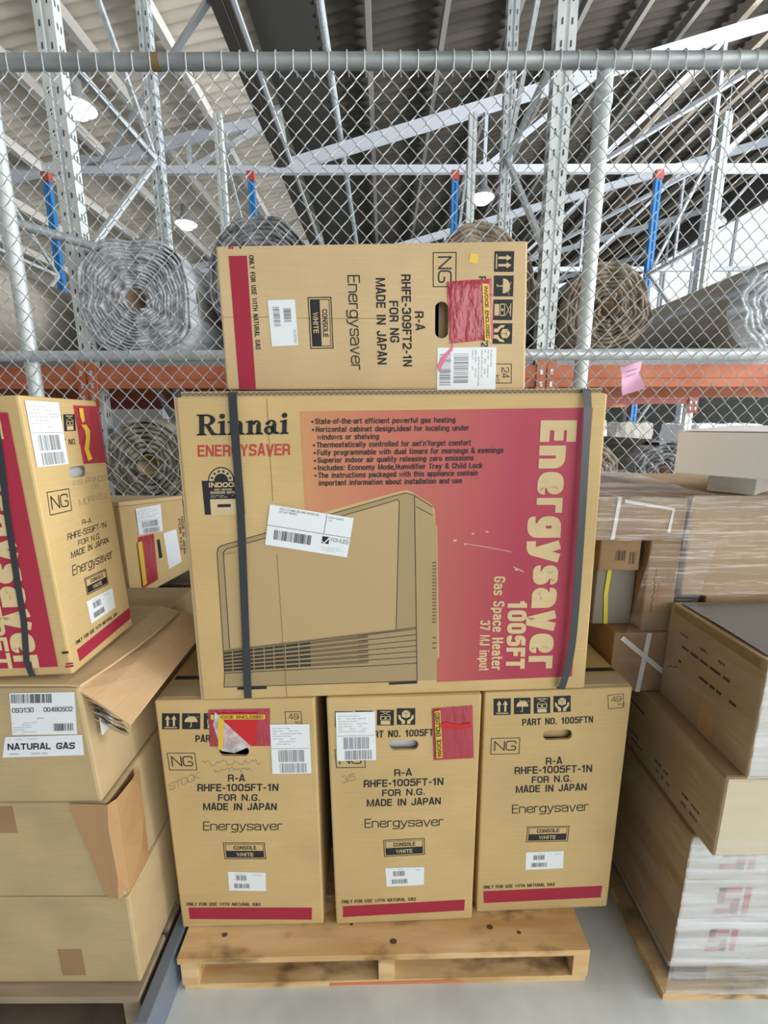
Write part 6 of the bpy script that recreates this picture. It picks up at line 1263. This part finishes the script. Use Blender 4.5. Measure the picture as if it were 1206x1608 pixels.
mb.hexa([V(q[0])+V((0, 0, 0.001)), V(q[1])+V((0, 0, 0.001)), V(q[1])+V((0, 0, 0.016)), V(q[0])+V((0, 0, 0.016))], n_*-0.6, 'kraft_pale'); mb.build('lid_flap', rR)
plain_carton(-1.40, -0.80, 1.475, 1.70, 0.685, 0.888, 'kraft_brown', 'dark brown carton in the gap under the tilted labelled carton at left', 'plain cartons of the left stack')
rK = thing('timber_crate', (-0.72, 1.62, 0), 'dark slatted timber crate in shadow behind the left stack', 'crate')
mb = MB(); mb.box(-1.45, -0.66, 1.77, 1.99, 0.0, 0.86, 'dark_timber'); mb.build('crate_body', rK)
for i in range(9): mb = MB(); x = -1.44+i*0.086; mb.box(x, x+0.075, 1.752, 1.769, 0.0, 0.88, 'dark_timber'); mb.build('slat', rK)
# ---------------------------------------------------------------- right stack
rb = thing('skid_board', (1.15, 1.4, 0), 'thin timber skid board under the shrink wrapped right stack', 'pallet')
mb = MB(); mb.box(0.757, 1.62, 0.902, 1.98, 0.0, 0.022, 'pine'); mb.build('base_sheet', rb)
for x in (0.80, 1.15, 1.5):
    mb = MB(); mb.box(x, x+0.09, 0.93, 1.95, 0.022, 0.10, 'dark_timber'); mb.build('stringer', rb)
mb = MB(); mb.box(0.768, 1.60, 0.915, 1.97, 0.10, 0.118, 'pine_grey'); mb.build('deck_board', rb)
def rcarton(x0, x1, y0, y1, z0, z1, mat, label, marks=(), front=None, yaw=0, group='cartons of the shrink wrapped right stack'):
    r = plain_carton(x0, x1, y0, y1, z0, z1, mat, label, group, 0)
    if front: mb = MB(); mb.add([(x0+0.006, y0-0.0006, z0+0.005), (x1-0.006, y0-0.0006, z0+0.005), (x1-0.006, y0-0.0006, z1-0.005), (x0+0.006, y0-0.0006, z1-0.005)], [(0, 1, 2, 3)], front); mb.build('front_panel_lit', r, 'pale front panel with light and film gleam painted in')  # pale front: strong light and film gleam painted into the card colour
    if marks:
        Fs = Face(dict(O=(x0, y1, z0), ex=(0, -1, 0), ey=(0, 0, 1), n=(-1, 0, 0))); mb = MB()
        for it in marks: draw(mb, Fs, it)
        mb.build('printed_marks', r)
    return r
def red_letters(r, x0, y, z0, h, mat='ink_red', cut=None):
    F_ = Face(dict(O=(x0, y, z0), ex=(1, 0, 0), ey=(0, 0, 1), n=(0, -1, 0))); mb = MB(); w = h*1.0; t = h*0.2
    for q in ([(0, 0), (w*.72, 0), (w*.72, t), (0, t)], [(w*.50, 0), (w*.72, 0), (w*.72, h*.58), (w*.50, h*.58)], [(w*.06, h*.42), (w*.72, h*.42), (w*.72, h*.60), (w*.06, h*.60)], [(w*.06, h*.42), (w*.26, h*.42), (w*.26, h), (w*.06, h)], [(w*.06, h*.83), (w*.74, h*.83), (w*.74, h), (w*.06, h)], [(w*.86, 0), (w*1.04, 0), (w*1.04, h), (w*.86, h)]):
        mb.add([F_.P(a, min(b, cut or 9), 0.0012) for a, b in q], [(0, 1, 2, 3)], mat)
    mb.build('printed_letters', r, 'red printed letters S I')
rg = random.Random(7)
def scrib(u0, u1, v, h, n, m_='K', slope=0): return [('l', [(u0+(u1-u0)*i/n, v+rg.uniform(-h, h)*0.5+slope*i/n) for i in range(n+1)], 0.0022, m_, 0)]
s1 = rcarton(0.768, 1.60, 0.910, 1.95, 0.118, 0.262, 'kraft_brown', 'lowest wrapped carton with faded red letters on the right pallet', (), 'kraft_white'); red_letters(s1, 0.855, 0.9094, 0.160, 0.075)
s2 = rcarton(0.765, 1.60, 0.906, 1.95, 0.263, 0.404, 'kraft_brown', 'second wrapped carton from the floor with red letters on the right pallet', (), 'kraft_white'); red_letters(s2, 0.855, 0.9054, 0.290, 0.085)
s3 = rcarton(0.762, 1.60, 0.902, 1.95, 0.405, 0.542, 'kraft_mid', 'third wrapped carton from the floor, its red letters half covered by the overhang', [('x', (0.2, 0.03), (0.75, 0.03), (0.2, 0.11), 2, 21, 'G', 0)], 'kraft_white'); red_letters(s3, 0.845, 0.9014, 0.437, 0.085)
X_ = lambda u0, v0, u1, v1, n, sd, m_='K': [('x', (u0, v0), (u1, v0), (u0, v1), n, sd, m_, 0)]
m4 = X_(0.25, 0.145, 0.98, 0.185, 2, 3)+X_(0.24, 0.03, 0.42, 0.10, 3, 5, 'D')+X_(0.46, 0.03, 0.60, 0.11, 3, 6, 'D')+X_(0.70, 0.03, 0.80, 0.07, 2, 7)+X_(0.84, 0.025, 0.93, 0.075, 2, 8)+X_(0.955, 0.025, 1.04, 0.075, 2, 9)
t4 = rcarton(0.772, 1.60, 0.846, 1.92, 0.544, 0.762, 'kraft_mid', 'overhanging carton with pale front and printed side, fourth from the floor', m4, 'kraft_cream_lit')
m3 = X_(0.03, 0.175, 0.29, 0.20, 1, 11)+X_(0.05, 0.21, 0.09, 0.23, 1, 12)+X_(0.13, 0.205, 0.17, 0.23, 1, 13)+X_(0.19, 0.205, 0.23, 0.23, 1, 14)+X_(0.06, 0.13, 0.26, 0.155, 1, 15)+scrib(0.02, 0.06, 0.10, 0.008, 5, 'K', 0.02)+[('p', [(0.02, 0.262), (0.30, 0.262), (0.30, 0.282), (0.02, 0.282)], 'D', 0)]
t3 = rcarton(0.812, 1.60, 0.842, 1.158, 0.764, 1.050, 'kraft_mid', 'large carton with lines of print on its side, below the gap in the right stack', m3, 'kraft_white')
mb = MB(); mb.box(0.8113, 0.8119, 0.95, 1.0, 0.766, 0.86, 'tape_brown'); mb.build('tape_patch', t3, 'brown tape patch')
mb = MB(); rows = [[(0.83+0.11*i, 0.86+0.07*j, 1.053+0.006*abs(mnoise.noise(V((i*1.3, j*1.7, 4))))) for i in range(7)] for j in range(5)]; sheet(mb, rows, 0.0008, 'dark_film'); o = mb.build('dark_plastic_sheet', None, None, (1.15, 1.0, 1.052)); tag(o, 'dark grey plastic sheet lying in the gap on the large printed carton', 'plastic sheet')
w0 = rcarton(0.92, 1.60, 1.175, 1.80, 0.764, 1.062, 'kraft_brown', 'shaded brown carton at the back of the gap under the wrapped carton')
sx_ = rcarton(0.665, 0.905, 1.165, 1.60, 0.764, 0.952, 'kraft_brown', 'small brown carton tied with white strapping crosswise in the right stack')
mb = MB(); F_ = Face(dict(O=(0.665, 1.165, 0.764), ex=(1, 0, 0), ey=(0, 0, 1), n=(0, -1, 0)))
for a, b_ in (((0.085, 0), (0.10, 0.188)), ((0.02, 0.175), (0.16, 0.06)), ((0.16, 0.06), (0.23, 0.06))):
    d = (V(b_)-V(a)).normalized(); hh = 0.0015+0.0015*(b_[1] < 0.1); mb.ribbon([F_.P(*a, hh), F_.P(*b_, hh)], F_.ex*(-d.y)+F_.ey*d.x, 0.014, 0.001, F_.n, 'strap_white')
mb.build('packing_strap', sx_, 'white packing straps crossing')
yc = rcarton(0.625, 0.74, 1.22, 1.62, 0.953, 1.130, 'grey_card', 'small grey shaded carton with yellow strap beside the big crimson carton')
mb = MB(); mb.ribbon([(0.668, 1.50, 1.1315), (0.665, 1.23, 1.1315), (0.660, 1.218, 1.125), (0.656, 1.2178, 1.05), (0.664, 1.2178, 0.956)], V((1, 0, 0)), 0.012, 0.001, [V((0, 0, 1)), V((0, 0, 1)), V((0, -1, 0)), V((0, -1, 0)), V((0, -1, 0))], 'strap_yellow'); mb.build('packing_strap', yc, 'yellow packing strap')
w4 = rcarton(0.612, 0.728, 1.19, 1.60, 1.132, 1.226, 'kraft_brown', 'small brown carton with barcode on the grey yellow strapped one')
mb = MB(); F_ = Face(dict(O=(0.612, 1.19, 1.132), ex=(1, 0, 0), ey=(0, 0, 1), n=(0, -1, 0))); draw(mb, F_, ('b', (0.045, 0.03), (0.075, 0.03), (0.045, 0.06), 9, 4, 'K', 0)); draw(mb, F_, ('b', (0.085, 0.02), (0.105, 0.02), (0.085, 0.055), 6, 5, 'K', 0)); mb.build('printed_barcode', w4)
w3 = rcarton(0.742, 0.829, 1.172, 1.70, 0.954, 1.226, 'kraft_brown', 'brown carton with upright print behind the corner of the wrapped carton')
mb = MB(); F_ = Face(dict(O=(0.742, 1.172, 0.954), ex=(1, 0, 0), ey=(0, 0, 1), n=(0, -1, 0)))
for i, (u, v0, v1, kk) in enumerate(((0.025, 0.06, 0.19, 'K'), (0.036, 0.10, 0.15, 'R2'), (0.045, 0.12, 0.19, 'D'), (0.060, 0.15, 0.20, 'D'))): draw(mb, F_, ('l', [(u+rg.uniform(-.004, .004), v0+(v1-v0)*i_/24) for i_ in range(25)], 0.0016, kk, 0))
mb.build('printed_marks', w3)
w2 = rcarton(0.585, 0.829, 1.17, 1.72, 1.228, 1.345, 'kraft_brown', 'flat wrapped carton with white strap on top beside the big crimson carton')
mb = MB(); mb.ribbon([(0.645, 1.6, 1.3465), (0.645, 1.175, 1.3465), (0.640, 1.1685, 1.34), (0.632, 1.1685, 1.23)], V((1, 0, 0)), 0.010, 0.001, [V((0, 0, 1)), V((0, 0, 1)), V((0, -1, 0)), V((0, -1, 0))], 'strap_white'); mb.ribbon([(0.655, 1.1686, 1.338), (0.79, 1.1686, 1.315), (0.785, 1.1686, 1.25)], [V((0, 0, 1)), V((0.7, 0, 0.7)), V((1, 0, 0))], 0.009, 0.001, V((0, -1, 0)), 'strap_white'); mb.build('packing_strap', w2, 'white packing straps')
w1 = rcarton(0.836, 1.62, 1.16, 1.70, 1.068, 1.352, 'kraft_wrap', 'broad film wrapped carton under the white boxes at right')
b1 = thing('cream_box', (1.15, 1.33, 1.354), 'flat cream box between the wrapped carton and the white box', 'box', 'pale boxes on top of the right stack')
_d = V((0.60, -0.80, 0)); carton_body(b1, [V((0.925, 1.24, 1.412)), V((0.925, 1.24, 1.412))+_d*0.11, V((0.925, 1.24, 1.354))+_d*0.11, V((0.925, 1.24, 1.354))], V((-0.80, -0.60, 0)), 0.5, 'kraft_white', bevel=0.003, name='box_body')
wb = thing('white_box', (1.10, 1.33, 1.413), 'long white box lying askew on top of the right stack', 'box', 'pale boxes on top of the right stack')
q0 = V((0.787, 1.185, 1.413)); dx = V((0.60, -0.80, 0)).normalized(); dn = V((0.80, 0.60, 0)); Lw = 0.62
bq = [q0+V((0, 0, 0.110)), q0+dx*Lw+V((0, 0, 0.110)), q0+dx*Lw, q0]
carton_body(wb, bq, -dn, 0.42, 'white_board', bevel=0.003, name='box_body')
mb = MB(); mb.hexa([q0+V((0, 0, 0.1115))+dn*0.002, q0+dx*Lw+V((0, 0, 0.1115))+dn*0.002, q0+dx*Lw+dn*0.418+V((0, 0, 0.122)), q0+dn*0.418+V((0, 0, 0.122))], V((0, 0, 0.0015)), 'white_board'); mb.build('lid', wb)
# stretch film round the right stack
mb = MB()
def fsheet(c00, c10, c01, nu, nv, amp, mat, sd):
    c00, c10, c01 = V(c00), V(c10), V(c01); nr_ = (c10-c00).cross(c01-c00).normalized(); vs = []
    for j in range(nv+1):
        for i in range(nu+1): p_ = c00+(c10-c00)*i/nu+(c01-c00)*j/nv; vs.append(p_+nr_*amp*mnoise.noise(V((i*0.5+sd, j*1.4, sd)))) 
    mb.add(vs, [(j*(nu+1)+i, j*(nu+1)+i+1, (j+1)*(nu+1)+i+1, (j+1)*(nu+1)+i) for j in range(nv) for i in range(nu)], mat, True)
fsheet((0.757, 0.896, 0.03), (1.60, 0.896, 0.03), (0.757, 0.893, 0.541), 24, 36, 0.003, 'film_heavy', 1)
fsheet((0.753, 1.93, 0.03), (0.757, 0.897, 0.03), (0.750, 1.93, 0.541), 10, 20, 0.002, 'film_thin', 2)
fsheet((0.768, 0.836, 0.55), (1.60, 0.836, 0.55), (0.768, 0.836, 0.76), 20, 18, 0.003, 'film_thin', 3)
fsheet((0.765, 1.9, 0.55), (0.767, 0.838, 0.55), (0.765, 1.9, 0.76), 10, 10, 0.002, 'film_thin', 4)
fsheet((0.806, 0.832, 0.77), (1.60, 0.832, 0.77), (0.806, 0.832, 1.05), 20, 18, 0.003, 'film_heavy', 5)
fsheet((0.804, 1.15, 0.77), (0.805, 0.834, 0.77), (0.804, 1.15, 1.05), 6, 12, 0.002, 'film_thin', 6)
fsheet((0.800, 1.150, 1.07), (1.62, 1.150, 1.07), (0.826, 1.150, 1.356), 20, 18, 0.004, 'film_thin', 7)
fsheet((0.575, 1.160, 1.23), (0.832, 1.152, 1.23), (0.575, 1.160, 1.352), 10, 10, 0.004, 'film_thin', 8)
fsheet((0.575, 1.158, 1.352), (0.90, 1.15, 1.352), (0.60, 1.70, 1.365), 14, 14, 0.008, 'film_top', 9)
fsheet((0.66, 1.158, 0.77), (0.835, 1.158, 0.77), (0.74, 1.158, 1.22), 8, 18, 0.003, 'film_thin', 10)
o = mb.build('stretch_film', None, None, (1.1, 1.2, 0.03)); tag(o, 'clear stretch film wound round the right stack of cartons', 'plastic film')
